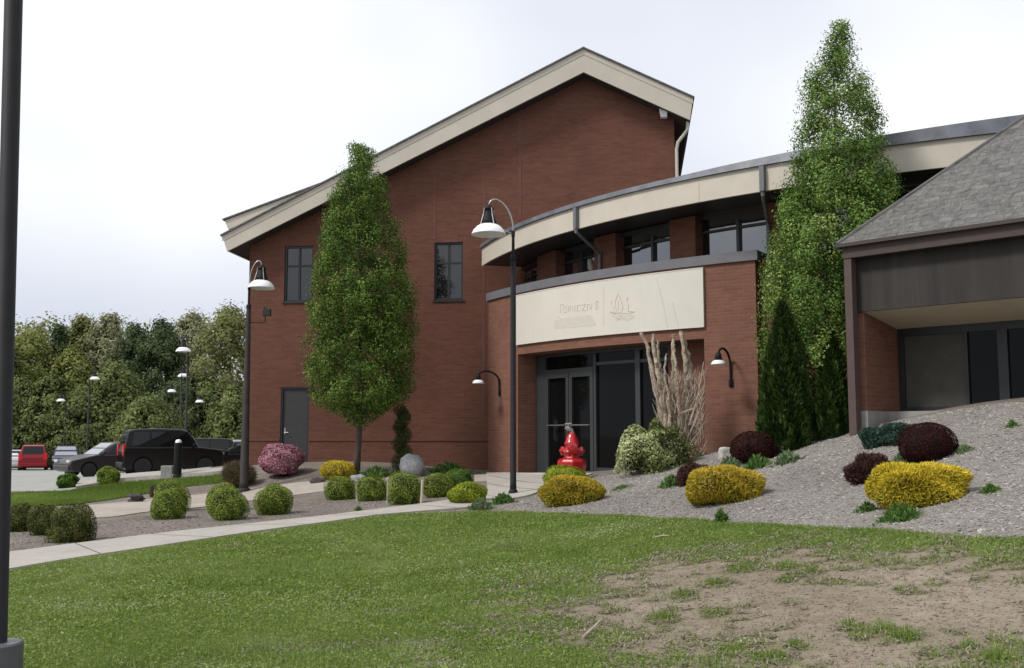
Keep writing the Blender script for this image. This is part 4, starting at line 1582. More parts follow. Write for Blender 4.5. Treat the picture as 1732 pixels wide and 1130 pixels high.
def shrub(name, label, cat, u, v, wpx, hpx, mat, core='core_green', n=5200, leaf=0.028, aspect=0.5, boxy=2.2, group=None, seed=1,
          spike=False, amp=0.105, deep=0.22, tint=(0.5, 0.2), ysq=1.0, dist=None, stem=0.0, part='foliage', taper=0.0, droop=0.0, tintf=None):
    rg = np.random.default_rng(seed)
    n = int(n * 1.4)
    p = PG(u, v) if dist is None else PGY(u, dist)
    Y = p[1]
    k = Y / FPX
    r = wpx * k / 2
    h = hpx * k
    dirv = p[:2] / np.linalg.norm(p[:2])
    c = p[:2] + dirv * (r * ysq * 0.8 if dist is None else 0)
    z0 = g1(*c) - 0.01
    z0 = min(z0, p[2] + 0.02)
    root = thing(name, label, cat, (c[0], c[1], z0), 0, group)
    d = sdir_unit(n, rg)
    e = boxy
    rad = 1.0 / (np.abs(d[:, 0]) ** e + np.abs(d[:, 1]) ** e + np.abs(d[:, 2]) ** e) ** (1 / e)
    lp = lumps(d, seed + 50, 6, amp)
    dep = 1 - deep * rg.random(n) ** 2
    q = d * (rad * lp * dep)[:, None]
    hz = (h - stem) * 0.56
    z = stem + (h - stem) * 0.44 + q[:, 2] * hz
    tp = 1 - taper * np.clip((z - stem) / (h - stem), 0, 1)
    pos = np.stack([q[:, 0] * r * tp, q[:, 1] * r * ysq * tp, z], 1)
    ok = pos[:, 2] > (-0.02 if stem == 0 else stem - 0.03)
    pos, d = pos[ok], d[ok]
    m = len(pos)
    t = tint[0] + rg.normal(0, tint[1], m) + 0.12 * np.sin(d @ np.array([5, 7, 4]) + seed)
    if spike and mat in (M['gold'], M['gold_brown']):
        t = t + 0.5 * (np.clip(pos[:, 2] / h, 0, 1) - 0.55)      # green older growth low down
    if not spike:
        t = t - 0.28 * (vnoise(pos[:, 0] * 3 + seed, pos[:, 2] * 3 + pos[:, 1] * 2, 0.35, seed) > 0.78)
    if tintf is not None:
        t = tintf(pos / np.array([r, r, h]), t, rg)
    sz = leaf * rg.uniform(0.6, 1.3, m)
    if spike:
        ax = d + rg.normal(0, 0.75, (m, 3)) + np.array([0, 0, 0.45 - droop])
        ax /= np.linalg.norm(ax, axis=1, keepdims=True)
        sd = np.cross(ax, rg.normal(size=(m, 3)))
        sd /= np.linalg.norm(sd, axis=1, keepdims=True)
        s = sz[:, None] * 0.5
        V = np.stack([pos - ax * s, pos - sd * s * aspect, pos + ax * s, pos + sd * s * aspect], 1).reshape(-1, 3)
        tt = np.repeat(np.clip(t, 0, 1), 4)
    else:
        V, tt = leaves(pos, d + np.array([0, 0, 0.25]) + rg.normal(0, 0.42, (m, 3)), sz, t, aspect, rg)
    npmesh(part, V, 4, mat, tt, root)
    # twiggy inside
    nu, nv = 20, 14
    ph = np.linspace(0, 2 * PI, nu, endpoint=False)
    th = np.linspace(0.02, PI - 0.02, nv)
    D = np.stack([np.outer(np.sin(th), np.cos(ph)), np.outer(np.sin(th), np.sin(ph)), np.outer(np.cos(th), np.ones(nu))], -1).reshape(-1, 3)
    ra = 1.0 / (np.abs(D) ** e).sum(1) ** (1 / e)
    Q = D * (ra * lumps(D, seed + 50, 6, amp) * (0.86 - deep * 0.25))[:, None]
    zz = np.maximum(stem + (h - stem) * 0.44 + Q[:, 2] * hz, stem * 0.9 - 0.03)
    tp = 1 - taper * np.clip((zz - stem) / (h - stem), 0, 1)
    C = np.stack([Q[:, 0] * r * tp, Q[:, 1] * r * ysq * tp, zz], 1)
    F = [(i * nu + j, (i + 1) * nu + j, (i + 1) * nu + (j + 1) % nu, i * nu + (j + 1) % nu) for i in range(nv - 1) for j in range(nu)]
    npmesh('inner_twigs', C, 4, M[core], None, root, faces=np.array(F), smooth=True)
    if stem > 0:
        MB().tube([(0, 0, -0.05), (0.01, 0, stem + 0.1)], [0.035, 0.025], 8).build('stem', M['bark'], root)
    return root


GB = 'clipped green bushes along the path'
bx = M['box']
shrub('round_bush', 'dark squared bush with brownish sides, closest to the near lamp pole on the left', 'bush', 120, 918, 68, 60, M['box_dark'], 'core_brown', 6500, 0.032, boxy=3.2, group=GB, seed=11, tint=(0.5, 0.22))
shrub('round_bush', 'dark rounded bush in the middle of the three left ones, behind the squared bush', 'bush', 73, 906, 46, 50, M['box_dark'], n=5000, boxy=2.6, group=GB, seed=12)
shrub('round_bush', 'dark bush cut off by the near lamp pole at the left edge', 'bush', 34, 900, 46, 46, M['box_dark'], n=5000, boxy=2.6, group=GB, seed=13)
shrub('round_bush', 'green ball bush standing in front of its twin beside the dark stump', 'bush', 284, 879, 57, 46, bx, n=5600, boxy=2.4, group=GB, seed=14)
shrub('round_bush', 'green ball bush half hidden behind another ball, beside the small dark stump', 'bush', 289, 866, 58, 50, bx, n=5200, boxy=2.1, group=GB, seed=15, tint=(0.62, 0.2))
shrub('round_bush', 'green ball bush nearest the hall corner lamp, in front of its twin', 'bush', 385, 881, 64, 55, bx, n=6000, boxy=2.2, group=GB, seed=16)
shrub('round_bush', 'green ball bush peeking out behind another ball, left of the hall corner lamp', 'bush', 375, 866, 52, 48, bx, n=5200, boxy=2.1, group=GB, seed=17, tint=(0.6, 0.2))
shrub('round_bush', 'single green ball bush standing alone in front of the pink azalea', 'bush', 464, 872, 62, 54, bx, n=6000, boxy=2.3, group=GB, seed=18)
shrub('boxed_bush', 'squared green bush in front of the golden shrub, leftmost of the row by the tree', 'bush', 576, 846, 50, 38, bx, n=5200, boxy=3.0, group=GB, seed=19)
shrub('boxed_bush', 'squared green bush between two pale stakes, second of the row from the tree trunk', 'bush', 629, 848, 50, 42, bx, n=5200, boxy=3.4, group=GB, seed=20)
shrub('boxed_bush', 'tallest squared green bush of the row, right in front of the grey boulder', 'bush', 685, 854, 58, 53, bx, n=5800, boxy=3.2, group=GB, seed=21)
shrub('boxed_bush', 'low spreading green bush to the right of the last pale stake', 'bush', 741, 842, 54, 40, bx, n=5200, boxy=2.6, group=GB, seed=22)
shrub('boxed_bush', 'rounded bright green bush at the far right end of the row before the entrance slab', 'bush', 776, 828, 50, 34, M['bright'], n=4600, boxy=2.2, group=GB, seed=23)
shrub('lime_bush', 'low lime green mound in front of the green row, left of the entrance lamp', 'bush', 789, 854, 66, 36, M['lime'], n=5400, boxy=2.2, seed=24, leaf=0.034, tint=(0.42, 0.2))
shrub('round_bush', 'green ball bush on the grass strip in front of the black vehicle', 'bush', 183, 821, 36, 31, bx, n=3600, boxy=2.2, group=GB, seed=25, leaf=0.05)
shrub('round_bush', 'small bright green ragged bush beside the car park kerb', 'bush', 113, 827, 34, 27, M['bright'], n=2600, boxy=1.8, seed=26, leaf=0.06, amp=0.16, tint=(0.35, 0.2))
shrub('golden_shrub', 'flat golden yellow shrub under the columnar tree, behind the squared row', 'shrub', 571, 813, 62, 30, M['gold'], 'core_brown', 5000, 0.05, 0.3, 2.3, seed=27, spike=True, tint=(0.55, 0.2))
GG = 'golden mound shrubs on the mulch'
shrub('golden_shrub', 'brownish gold mound in front of a lime one, beside the entrance lamp', 'shrub', 969, 857, 100, 50, M['gold_brown'], 'core_brown', 9000, 0.055, 0.25, 2.3, GG, 28, True, tint=(0.5, 0.2), ysq=0.8)
shrub('lime_bush', 'yellow green mound just behind the brownish gold one, below the red hydrant', 'bush', 955, 828, 74, 38, M['lime'], n=5600, boxy=2.2, seed=29, leaf=0.036, tint=(0.45, 0.2))
shrub('golden_shrub', 'golden yellow mound shrub on the mulch below the entrance-corner maroon shrub, right of the doors', 'shrub', 1224, 856, 118, 62, M['gold_brown'], 'core_brown', 12000, 0.055, 0.22, 2.9, GG, 30, True, tint=(0.62, 0.2), ysq=0.75, droop=0.3)
shrub('golden_shrub', 'largest golden yellow mound shrub, nearest the right building', 'shrub', 1555, 861, 152, 70, M['gold'], 'core_brown', 16000, 0.06, 0.2, 3.0, GG, 31, True, tint=(0.52, 0.2), ysq=0.7, droop=0.3)
GM = 'dark maroon dome shrubs'
shrub('maroon_shrub', 'big dark maroon dome shrub on the slope before the right building', 'shrub', 1570, 786, 92, 69, M['maroon_leaf'], 'core_maroon', 11000, 0.022, 0.5, 2.2, GM, 32, amp=0.03, tint=(0.45, 0.2), deep=0.1)
shrub('maroon_shrub', 'dark maroon shrub beside the pale stone at the right corner of the entrance', 'shrub', 1275, 786, 76, 53, M['maroon_leaf'], 'core_maroon', 8000, 0.03, 0.5, 2.4, GM, 33, amp=0.07, tint=(0.5, 0.22))
shrub('azalea', 'pink flowering azalea bush in front of the grey hall door', 'shrub', 475, 811, 74, 57, M['pink'], 'core_brown', 6500, 0.05, 0.8, 2.1, None, 34, amp=0.09, tint=(0.5, 0.24), stem=0.14, part='blossom')
shrub('blue_juniper', 'blue green low juniper against the concrete base of the right building', 'shrub', 1517, 757, 54, 40, M['bluegreen'], 'core_green', 4500, 0.06, 0.3, 2.0, None, 35, True, amp=0.15)
shrub('blue_juniper', 'smaller blue green juniper left of the other by the brown corner post', 'shrub', 1478, 761, 46, 36, M['bluegreen'], 'core_green', 4000, 0.06, 0.3, 2.0, None, 36, True, amp=0.15, tint=(0.4, 0.2))
shrub('dry_clump', 'clump of dry brown ornamental grass left of the hall corner lamp', 'grass clump', 402, 826, 52, 42, M['dry_leaf'], 'core_brown', 3200, 0.20, 0.06, 2.0, None, 37, True, amp=0.12)


def varf(p, t, rg):
    # cream-edged leaves gather on the left shoulder of the plant
    return t + np.clip(-p[:, 0] * 0.35, -0.2, 0.3)


shrub('variegated_shrub', 'white and green variegated shrub spreading under the bare trunks by the doors', 'shrub', 1104, 804, 152, 88, M['varieg'], 'core_green', 9000, 0.055, 0.5, 1.8, None, 38, amp=0.30, tint=(0.42, 0.25), tintf=varf, taper=0.45, deep=0.35)


def weed(label, u, v, wpx, hpx, mat, seed, n=320, name='weed_clump'):
    rg = np.random.default_rng(seed)
    p = PG(u, v)
    k = p[1] / FPX
    r, h = wpx * k / 2, hpx * k
    x = rg.normal(0, 0.42, n) * r
    y = rg.normal(0, 0.42, n) * r
    z = gz(p[0] + x, p[1] + y) - p[2]
    up = rg.random(n) * h * np.clip(1.1 - np.hypot(x, y) / (r * 1.2), 0.15, 1)
    c = np.stack([x, y, z + up * 0.8 + 0.01], 1)
    ax = np.stack([x / r * 0.6, y / r * 0.6, np.full(n, 0.8)], 1) + rg.normal(0, 0.45, (n, 3))
    ax /= np.linalg.norm(ax, axis=1, keepdims=True)
    sd = np.cross(ax, rg.normal(size=(n, 3)))
    sd /= np.linalg.norm(sd, axis=1, keepdims=True)
    s = (h * 0.30 * rg.uniform(0.5, 1.2, n))[:, None]
    V = np.stack([c - ax * s, c - sd * s * 0.28, c + ax * s, c + sd * s * 0.28], 1).reshape(-1, 3)
    t = np.repeat(np.clip(0.5 + rg.normal(0, 0.22, n), 0, 1), 4)
    root = thing(name, label, 'weed', p, 0, 'weeds in the mulch')
    npmesh('foliage', V, 4, mat, t, root)


for i, (lb, u, v, a, b, mt) in enumerate([
        ('pale green weed clump left of the small red-brown shrub by the doors', 1135, 824, 38, 24, 'weed'),
        ('green leafy weeds at the foot of the entrance-corner maroon shrub', 1280, 793, 38, 26, 'weed'),
        ('pale green weeds beside the pale stone at the entrance corner', 1232, 796, 40, 26, 'weed_pale'),
        ('pale weed clump right of the entrance-corner maroon shrub', 1331, 784, 40, 24, 'weed_pale'),
        ('green grass tuft at the foot of the largest golden shrub', 1522, 882, 60, 34, 'weed'),
        ('small grass tuft left of the largest golden shrub', 1466, 866, 34, 18, 'weed'),
        ('small weed on the mulch right of the largest golden shrub', 1674, 834, 34, 16, 'weed'),
        ('weed on the slope right of the big maroon dome', 1630, 766, 30, 16, 'weed_pale'),
        ('tiny tuft high on the slope by the glass front', 1712, 724, 20, 14, 'weed'),
        ('green tuft at the edge between mulch and lawn below the golden shrub', 1220, 884, 20, 28, 'weed'),
        ('leafy weeds between the lime mound and the entrance lamp', 850, 852, 40, 20, 'weed'),
        ('blue green weeds right of the lime mound', 812, 862, 36, 22, 'weed_pale'),
        ('low weeds on the mulch right of the brownish gold mound', 1052, 828, 40, 8, 'weed'),
        ('leafy weed between the big maroon dome and the red-brown shrub', 1524, 788, 34, 24, 'weed_pale'),
        ('tiny sprig on the bed in front of the squared row', 606, 864, 14, 8, 'weed'),
        ('small tuft by the wall left of the spiral topiary', 636, 806, 60, 20, 'weed'),
        ('low green groundcover under the hall wall right of the boulder', 760, 800, 70, 20, 'weed')]):
    weed(lb, u, v, a, b, M[mt], 300 + i, 420 if a > 30 else 200)


# ---------------------------------------------------------------- trees
def tree_from_profile(name, label, cat, u, Y, prof, mat, nclump, per, leaf, trunk_r, seed, base_v=None, gap=None, cs=0.26, clip=None, limbs=9, tintm=0.5, group=None, wpow=1.5, widen=1.0):
    """prof: (v, left u, right u) rows from the top of the crown to its foot"""
    rg = np.random.default_rng(seed)
    p = PGY(u, Y)
    root = thing(name, label, cat, p, 0, group)
    zs = np.array([P(u, v, Y)[2] for v, _, _ in prof]) - p[2]
    lx = np.array([P(a, v, Y)[0] for v, a, _ in prof]) - p[0]
    rx = np.array([P(b, v, Y)[0] for v, _, b in prof]) - p[0]
    mid_ = (lx + rx) / 2
    lx, rx = mid_ + (lx - mid_) * widen, mid_ + (rx - mid_) * widen
    order = np.argsort(zs)
    zs, lx, rx = zs[order], lx[order], rx[order]
    zz = np.linspace(zs[0], zs[-1], 200)
    wd = np.interp(zz, zs, rx - lx)
    cdf = np.cumsum(wd ** wpow)
    cdf /= cdf[-1]
    z = np.interp(rg.random(nclump), cdf, zz)
    hw = np.interp(z, zs, (rx - lx) / 2)
    cx = np.interp(z, zs, (rx + lx) / 2)
    ph = rg.uniform(0, 2 * PI, nclump)
    rr = np.maximum(hw - cs * 0.30, 0.02) * rg.random(nclump) ** 0.36
    C = np.stack([cx + rr * np.cos(ph), rr * np.sin(ph), z], 1)
    if gap is not None:
        keep = rg.random(nclump) < gap(z / zs[-1], rr / np.maximum(hw, 0.05))
        C, rr, ph, hw = C[keep], rr[keep], ph[keep], hw[keep]
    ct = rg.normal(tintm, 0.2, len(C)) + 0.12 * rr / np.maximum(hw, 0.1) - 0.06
    csz = cs * rg.uniform(0.6, 1.15, len(C))
    i = np.repeat(np.arange(len(C)), per)
    off = sdir_unit(len(i), rg) * (rg.random(len(i)) ** 0.45 * 0.72 * csz[i])[:, None] * np.array([0.9, 0.9, 1.2])
    off += rg.normal(0, 0.03, off.shape)
    pos = C[i] + off
    outw = np.stack([np.cos(ph[i]), np.sin(ph[i]), np.full(len(i), 0.5)], 1)
    nrm = outw * 0.45 + off / csz[i][:, None] * 1.5 + rg.normal(0, 0.38, (len(i), 3))
    t = ct[i] + rg.normal(0, 0.13, len(i))
    # keep the silhouette
    w2 = np.interp(pos[:, 2], zs, (rx - lx) / 2) + 0.04 + 0.22 * vnoise(np.arctan2(pos[:, 1], pos[:, 0]) * 3, pos[:, 2], 0.3, seed)
    c2 = np.interp(pos[:, 2], zs, (rx + lx) / 2)
    ok = (np.hypot(pos[:, 0] - c2, pos[:, 1]) < w2) & (pos[:, 2] < zs[-1] + 0.02)
    if clip is not None:
        ok &= clip(pos + np.array(p))
    pos, nrm, t = pos[ok], nrm[ok], t[ok]
    V, tt = leaves(pos, nrm, leaf * rg.uniform(0.65, 1.3, len(pos)), t, 0.55, rg)
    npmesh('crown', V, 4, mat, tt, root)
    tk = MB()
    topz = zs[-1] * 0.93
    n = 12
    pts = [(np.interp(q, zs, (rx + lx) / 2) * min(q / max(zs[0], 0.3), 1) * 0.6 + 0.03 * math.sin(q * 2 + seed), 0.03 * math.cos(q * 1.7), q) for q in np.linspace(-0.15, topz, n)]
    tk.tube(pts, [trunk_r * (1 - 0.88 * k / (n - 1)) * (1.25 if k == 0 else 1) for k in range(n)], 10)
    tr = tk.build('trunk', M['bark'], root, smooth=True)
    for k in range(limbs):
        q = zs[0] + (topz - zs[0]) * (0.02 + 0.85 * k / limbs)
        a = k * 2.4 + seed
        hwq = np.interp(q + 0.5, zs, (rx - lx) / 2) * 0.55
        b0 = Vector((np.interp(q, np.array([pp[2] for pp in pts]), np.array([pp[0] for pp in pts])), 0, q))
        e = b0 + Vector((math.cos(a) * hwq, math.sin(a) * hwq, 0.55 + hwq * 0.9))
        m_ = b0.lerp(e, 0.45) + Vector((0, 0, -0.1))
        rl = trunk_r * (0.42 - 0.3 * k / limbs)
        MB().tube([b0, m_, e], [rl, rl * 0.7, rl * 0.25], 6).build('limb', M['bark'], tr, smooth=True)
    return root


LT = [(243, 590, 606), (262, 585, 640), (285, 574, 645), (320, 564, 660), (355, 546, 664), (390, 540, 676), (440, 532, 694), (490, 527, 705), (540, 522, 706),
      (590, 516, 700), (630, 515, 704), (655, 518, 700), (675, 530, 690), (692, 552, 665), (706, 586, 630)]
tree_from_profile('columnar_tree', 'dense dark green columnar street tree standing before the brick hall', 'tree', 605, 25.3, LT, M['pear'], 820, 110, 0.062, 0.085, 5, cs=0.42, tintm=0.44, wpow=1.2, widen=1.07)
RT = [(36, 1412, 1428), (70, 1396, 1444), (110, 1372, 1462), (150, 1356, 1478), (200, 1346, 1492), (250, 1338, 1502), (300, 1324, 1518), (350, 1312, 1526), (400, 1298, 1522),
      (450, 1290, 1512), (500, 1280, 1492), (560, 1284, 1482), (640, 1284, 1475), (700, 1288, 1470), (746, 1300, 1460)]


def rt_clip(q):
    x, y = q[:, 0] - HF.o[0], q[:, 1] - HF.o[1]
    lx_ = HF.c * x + HF.s * y
    ly_ = -HF.s * x + HF.c * y
    ze = 4.72
    inside = (lx_ > -0.05) & (ly_ > -0.05) & (q[:, 2] < ze + 0.95 * np.minimum(lx_, ly_))
    # the arborvitae stands in front of its left foot
    xa = PGY(1329, 16.5)[0]
    inside |= (q[:, 2] < 4.0 - np.abs(q[:, 0] - xa) * 3.0) & (q[:, 1] < 16.95) & (q[:, 0] < xa + 0.48)
    xb = PGY(1409, 16.35)[0]
    inside |= (q[:, 2] < 3.3 - np.abs(q[:, 0] - xb) * 2.5) & (q[:, 1] < 16.8) & (q[:, 0] > xb - 0.34)
    # nor into the curved roof edge
    rad = np.hypot(q[:, 0] - CR[0], q[:, 1] - CR[1])
    return ~inside & (rad > RR + 0.03)


def rt_gap(zf, rf):
    return np.where(zf > 0.60, 0.68, 0.95)


tree_from_profile('pointed_tree', 'tall pointed light green tree with sky gaps near its top, beside the right building', 'tree', 1412, 16.95, RT, M['young'], 1150, 110, 0.050, 0.075, 9, gap=rt_gap, cs=0.34, clip=rt_clip, limbs=12, tintm=0.5, wpow=1.0)


def arborvitae(label, u, Y, vtop, vbot, wpx, seed, n):
    rg = np.random.default_rng(seed)
    p = PGY(u, Y)
    zt = P(u, vtop, Y)[2] - p[2]
    k = Y / FPX
    r = wpx * k / 2
    root = thing('arborvitae', label, 'conifer', p, 0, 'dark arborvitae cones')
    f = rg.random(n) ** 0.75
    z = 0.03 + (zt - 0.03) * (1 - (1 - f) ** 1.0)
    z = zt * rg.random(n) ** 1.15
    prof = np.clip(1 - (z / zt) ** 1.7, 0, 1) ** 0.85 * np.clip(0.75 + z / zt * 1.5, 0, 1)
    ph = rg.uniform(0, 2 * PI, n)
    ridg = 1 + 0.10 * np.sin(ph * 7 + z * 5) + 0.06 * np.sin(ph * 13 - z * 9)
    rr = r * prof * ridg * (1 - 0.28 * rg.random(n) ** 1.5)
    pos = np.stack([rr * np.cos(ph), rr * np.sin(ph), z], 1)
    ax = np.stack([np.cos(ph) * 0.55, np.sin(ph) * 0.55, np.full(n, 0.85)], 1) + rg.normal(0, 0.28, (n, 3))
    ax /= np.linalg.norm(ax, axis=1, keepdims=True)
    sd = np.cross(ax, rg.normal(size=(n, 3)))
    sd /= np.linalg.norm(sd, axis=1, keepdims=True)
    s = (0.075 * rg.uniform(0.5, 1.2, n))[:, None]
    V = np.stack([pos - ax * s, pos - sd * s * 0.35, pos + ax * s, pos + sd * s * 0.35], 1).reshape(-1, 3)
    t = np.repeat(np.clip(0.4 + 0.2 * np.sin(ph * 7 + z * 5) + rg.normal(0, 0.2, n), 0, 1), 4)
    npmesh('foliage', V, 4, M['arbor'], t, root)
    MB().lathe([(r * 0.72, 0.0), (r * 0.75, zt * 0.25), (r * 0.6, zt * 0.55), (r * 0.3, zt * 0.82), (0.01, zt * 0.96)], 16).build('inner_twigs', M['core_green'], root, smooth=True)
    MB().tube([(0, 0, -0.1), (0, 0, 0.4)], [0.06, 0.05], 8).build('trunk', M['bark'], root)


arborvitae('broad dark arborvitae cone at the right corner of the entrance', 1329, 16.5, 514, 752, 92, 61, 15000)
arborvitae('narrow dark arborvitae squeezed against the brown corner post', 1409, 16.35, 560, 745, 62, 62, 9000)


def topiary():
    p = PGY(680, 25.2)
    zt = P(680, 682, 25.2)[2] - p[2]
    rg = np.random.default_rng(77)
    root = thing('spiral_topiary', 'narrow dark spiral topiary against the hall wall behind the grey boulder', 'topiary', p)
    n = 9000
    s = rg.random(n)
    turns = 3.6
    zc = zt * (0.06 + 0.88 * s)
    rad = 0.16 * (1 - 0.25 * s)
    a = 2 * PI * turns * s
    cen = np.stack([np.cos(a) * rad * 0.55, np.sin(a) * rad * 0.55, zc], 1)
    d = sdir_unit(n, rg)
    rr = 0.22 * (1 - 0.2 * s)
    pos = cen + d * (rr * (1 - 0.3 * rg.random(n)))[:, None] * np.array([1, 1, 0.95])
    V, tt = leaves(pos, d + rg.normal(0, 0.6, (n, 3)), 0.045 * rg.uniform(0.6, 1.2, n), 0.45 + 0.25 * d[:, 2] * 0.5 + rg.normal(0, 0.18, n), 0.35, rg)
    npmesh('foliage', V, 4, M['spiral'], tt, root)
    MB().tube([(0, 0, -0.1), (0, 0, zt * 0.95)], [0.06, 0.03], 8).build('stem', M['bark'], root)


topiary()


def bare_shrub():
    Y = 19.6
    p = PGY(1135, Y)
    rg = np.random.default_rng(19)
    root = thing('bare_shrub', 'old shrub of thick pale peeling trunks cut off at the top, before the glass entrance', 'shrub', p)

    def L3(u, v, dy=0.0):
        return Vector(P(u, v, Y + dy) - p)
    stems = [([(1128, 770), (1118, 700), (1106, 640), (1096, 590), (1085, 563)], 0.10, 0.05, 0.1), ([(1132, 770), (1124, 700), (1116, 650), (1108, 605), (1104, 565)], 0.10, 0.045, -0.1),
             ([(1140, 770), (1135, 705), (1122, 655), (1114, 610), (1112, 575)], 0.09, 0.03, 0.2), ([(1146, 770), (1143, 720), (1138, 670), (1140, 620), (1138, 566)], 0.09, 0.045, 0.1),
             ([(1150, 770), (1152, 720), (1146, 665), (1143, 615), (1140, 582)], 0.10, 0.03, -0.15), ([(1155, 770), (1160, 710), (1160, 660), (1158, 610), (1152, 560)], 0.12, 0.06, 0.0),
             ([(1160, 770), (1168, 710), (1168, 665), (1166, 620), (1158, 575)], 0.11, 0.05, 0.15), ([(1135, 765), (1132, 700), (1130, 665), (1124, 630), (1128, 598)], 0.07, 0.02, -0.2)]
    for pts, r0, r1, dy in stems:
        q = spline([tuple(L3(u, v, dy * (1 - k / 6))) for k, (u, v) in enumerate(pts)], 5)
        q = [Vector(a) + Vector((rg.normal(0, 0.012), rg.normal(0, 0.012), 0)) for a in q]
        rr = [r0 + (r1 - r0) * (k / (len(q) - 1)) ** 0.7 for k in range(len(q))]
        rr = [a * 0.70 * rg.uniform(0.78, 1.2) for a in rr]
        MB().tube(q, rr, 9).build('trunk', M['bark_pale'], root)
    # peeling strips and dry twigs, one tangled mass
    tw = MB()
    for k in range(760):
        u = rg.uniform(1112, 1188)
        v = rg.uniform(640, 770)
        u += (v - 700) * 0.06
        a = L3(u, v, rg.uniform(-0.35, 0.25))
        ln = rg.uniform(0.08, 0.30)
        dx = (u - 1145) / 120 + rg.normal(0, 0.22)
        b = a + Vector((dx * ln, rg.normal(0, 0.2) * ln, ln))
        m_ = a.lerp(b, 0.5) + Vector((rg.normal(0, 0.02), rg.normal(0, 0.02), 0))
        tw.tube([a, m_, b], [0.007, 0.005, 0.002], 4, False)
    for pts in ([(1165, 720), (1178, 680), (1186, 640), (1190, 612)], [(1168, 730), (1185, 690), (1192, 650), (1190, 625)], [(1120, 700), (1106, 660), (1098, 620)], [(1150, 700), (1176, 690), (1182, 660)]):
        tw.tube([L3(u, v, -0.2) for u, v in pts], [0.022, 0.018, 0.012, 0.008][:len(pts)], 5, False)
    o = tw.build('twigs', M['twig'], root)
    o['kind'] = 'stuff'


bare_shrub()


# ---------------------------------------------------------------- stones
def rock(name, label, cat, u, v, wpx, hpx, mat, seed, flat=1.0, rough=0.14, group=None, ang=3.0):
    rg = np.random.default_rng(seed)
    p = PG(u, v)
    k = p[1] / FPX
    r, h = wpx * k / 2, hpx * k
    nu, nv = 28, 18
    ph = np.linspace(0, 2 * PI, nu, endpoint=False)
    th = np.linspace(0.01, PI - 0.01, nv)
    D = np.stack([np.outer(np.sin(th), np.cos(ph)), np.outer(np.sin(th), np.sin(ph)), np.outer(np.cos(th), np.ones(nu))], -1).reshape(-1, 3)
    f = lumps(D, seed, 7, rough) * lumps(D * 2.3, seed + 9, 7, rough * 0.45)
    e = ang
    f /= (np.abs(D) ** e).sum(1) ** (1 / e)
    Q = D * f[:, None]
    C = np.stack([Q[:, 0] * r, Q[:, 1] * r * flat, h * 0.42 + Q[:, 2] * h * 0.58], 1)
    F = [(i * nu + j, (i + 1) * nu + j, (i + 1) * nu + (j + 1) % nu, i * nu + (j + 1) % nu) for i in range(nv - 1) for j in range(nu)]
    o = npmesh(name, C, 4, mat, faces=np.array(F), smooth=mat is not M['rock_red'])
    dirv = p[:2] / np.linalg.norm(p[:2])
    o.location = (p[0] + dirv[0] * r * 0.7, p[1] + dirv[1] * r * 0.7, p[2])
    tag(o, label, cat, group)
    return o


rock('boulder', 'smooth upright grey boulder in front of the spiral topiary', 'rock', 697, 808, 42, 38, M['rock'], 3, ang=2.3, rough=0.08)
M['red_twig'] = leafmat('red_brown_twigs', [(0.030, 0.014, 0.011), (0.075, 0.034, 0.027), (0.15, 0.085, 0.07)], 0.1)
GR = 'low red-brown shrubs on the mulch'
shrub('low_shrub', 'low ragged red-brown shrub left of the largest golden shrub', 'shrub', 1474, 820, 88, 46, M['red_twig'], 'core_maroon', 5200, 0.09, 0.14, 1.9, GR, 45, True, amp=0.22, ysq=0.7)
shrub('low_shrub', 'small ragged red-brown shrub behind the golden mound by the doors', 'shrub', 1174, 822, 54, 36, M['red_twig'], 'core_maroon', 3600, 0.08, 0.14, 1.9, GR, 46, True, amp=0.24, ysq=0.8)
rock('stone', 'pale square stone at the foot of the entrance corner', 'rock', 1227, 777, 22, 20, M['rock_pale'], 8, 0.9, 0.04, ang=6)
rock('stone', 'small dark stone at the edge of the walkway left of the ball bushes', 'rock', 230, 850, 20, 14, M['rock_dark'], 9, 0.9, 0.25)
rock('stone', 'dark flat stone left of the golden shrub under the columnar tree', 'rock', 538, 818, 24, 9, M['rock_dark'], 10, 0.8, 0.15)
rock('stone', 'brown stone right of the golden shrub under the columnar tree', 'rock', 606, 818, 26, 14, M['rock'], 16, 0.8, 0.08)
rock('stump', 'small dark reddish stump beside the rear ball bush', 'stump', 261, 841, 12, 18, M['rock_red'], 13, 0.9, 0.2)
rock('stone', 'pale stone at the left tip of the low red-brown shrub by the largest golden shrub', 'rock', 1434, 812, 18, 14, M['rock_pale'], 14, 0.8, 0.2)
rock('stone', 'pinkish pale stone at the lower edge of the mulch on the right', 'rock', 1662, 905, 14, 10, M['rock_pale'], 15, 0.8, 0.2)

for i, (u, v, vt, lb) in enumerate([(604, 848, 812, 'pale wooden stake left of the second squared bush'), (656, 853, 808, 'pale wooden stake left of the tallest squared bush'), (713, 853, 813, 'pale wooden stake right of the tallest squared bush')]):
    p = PG(u, v)
    zt = P(u, vt, p[1])[2] - p[2]
    o = MB().hexa([(-0.022, -0.02, -0.1), (0.022, -0.02, -0.1), (0.022, 0.02, -0.1), (-0.022, 0.02, -0.1), (-0.02, -0.016, zt), (0.016, -0.016, zt + 0.02), (0.016, 0.016, zt + 0.02), (-0.02, 0.016, zt)]).build('stake', M['stake'], bevel=0.004)
    o.location = tuple(p)
    o.rotation_euler = (0, R(2 * (i - 1)), 0.3 * i)
    tag(o, lb, 'stake', 'pale stakes between the squared bushes')


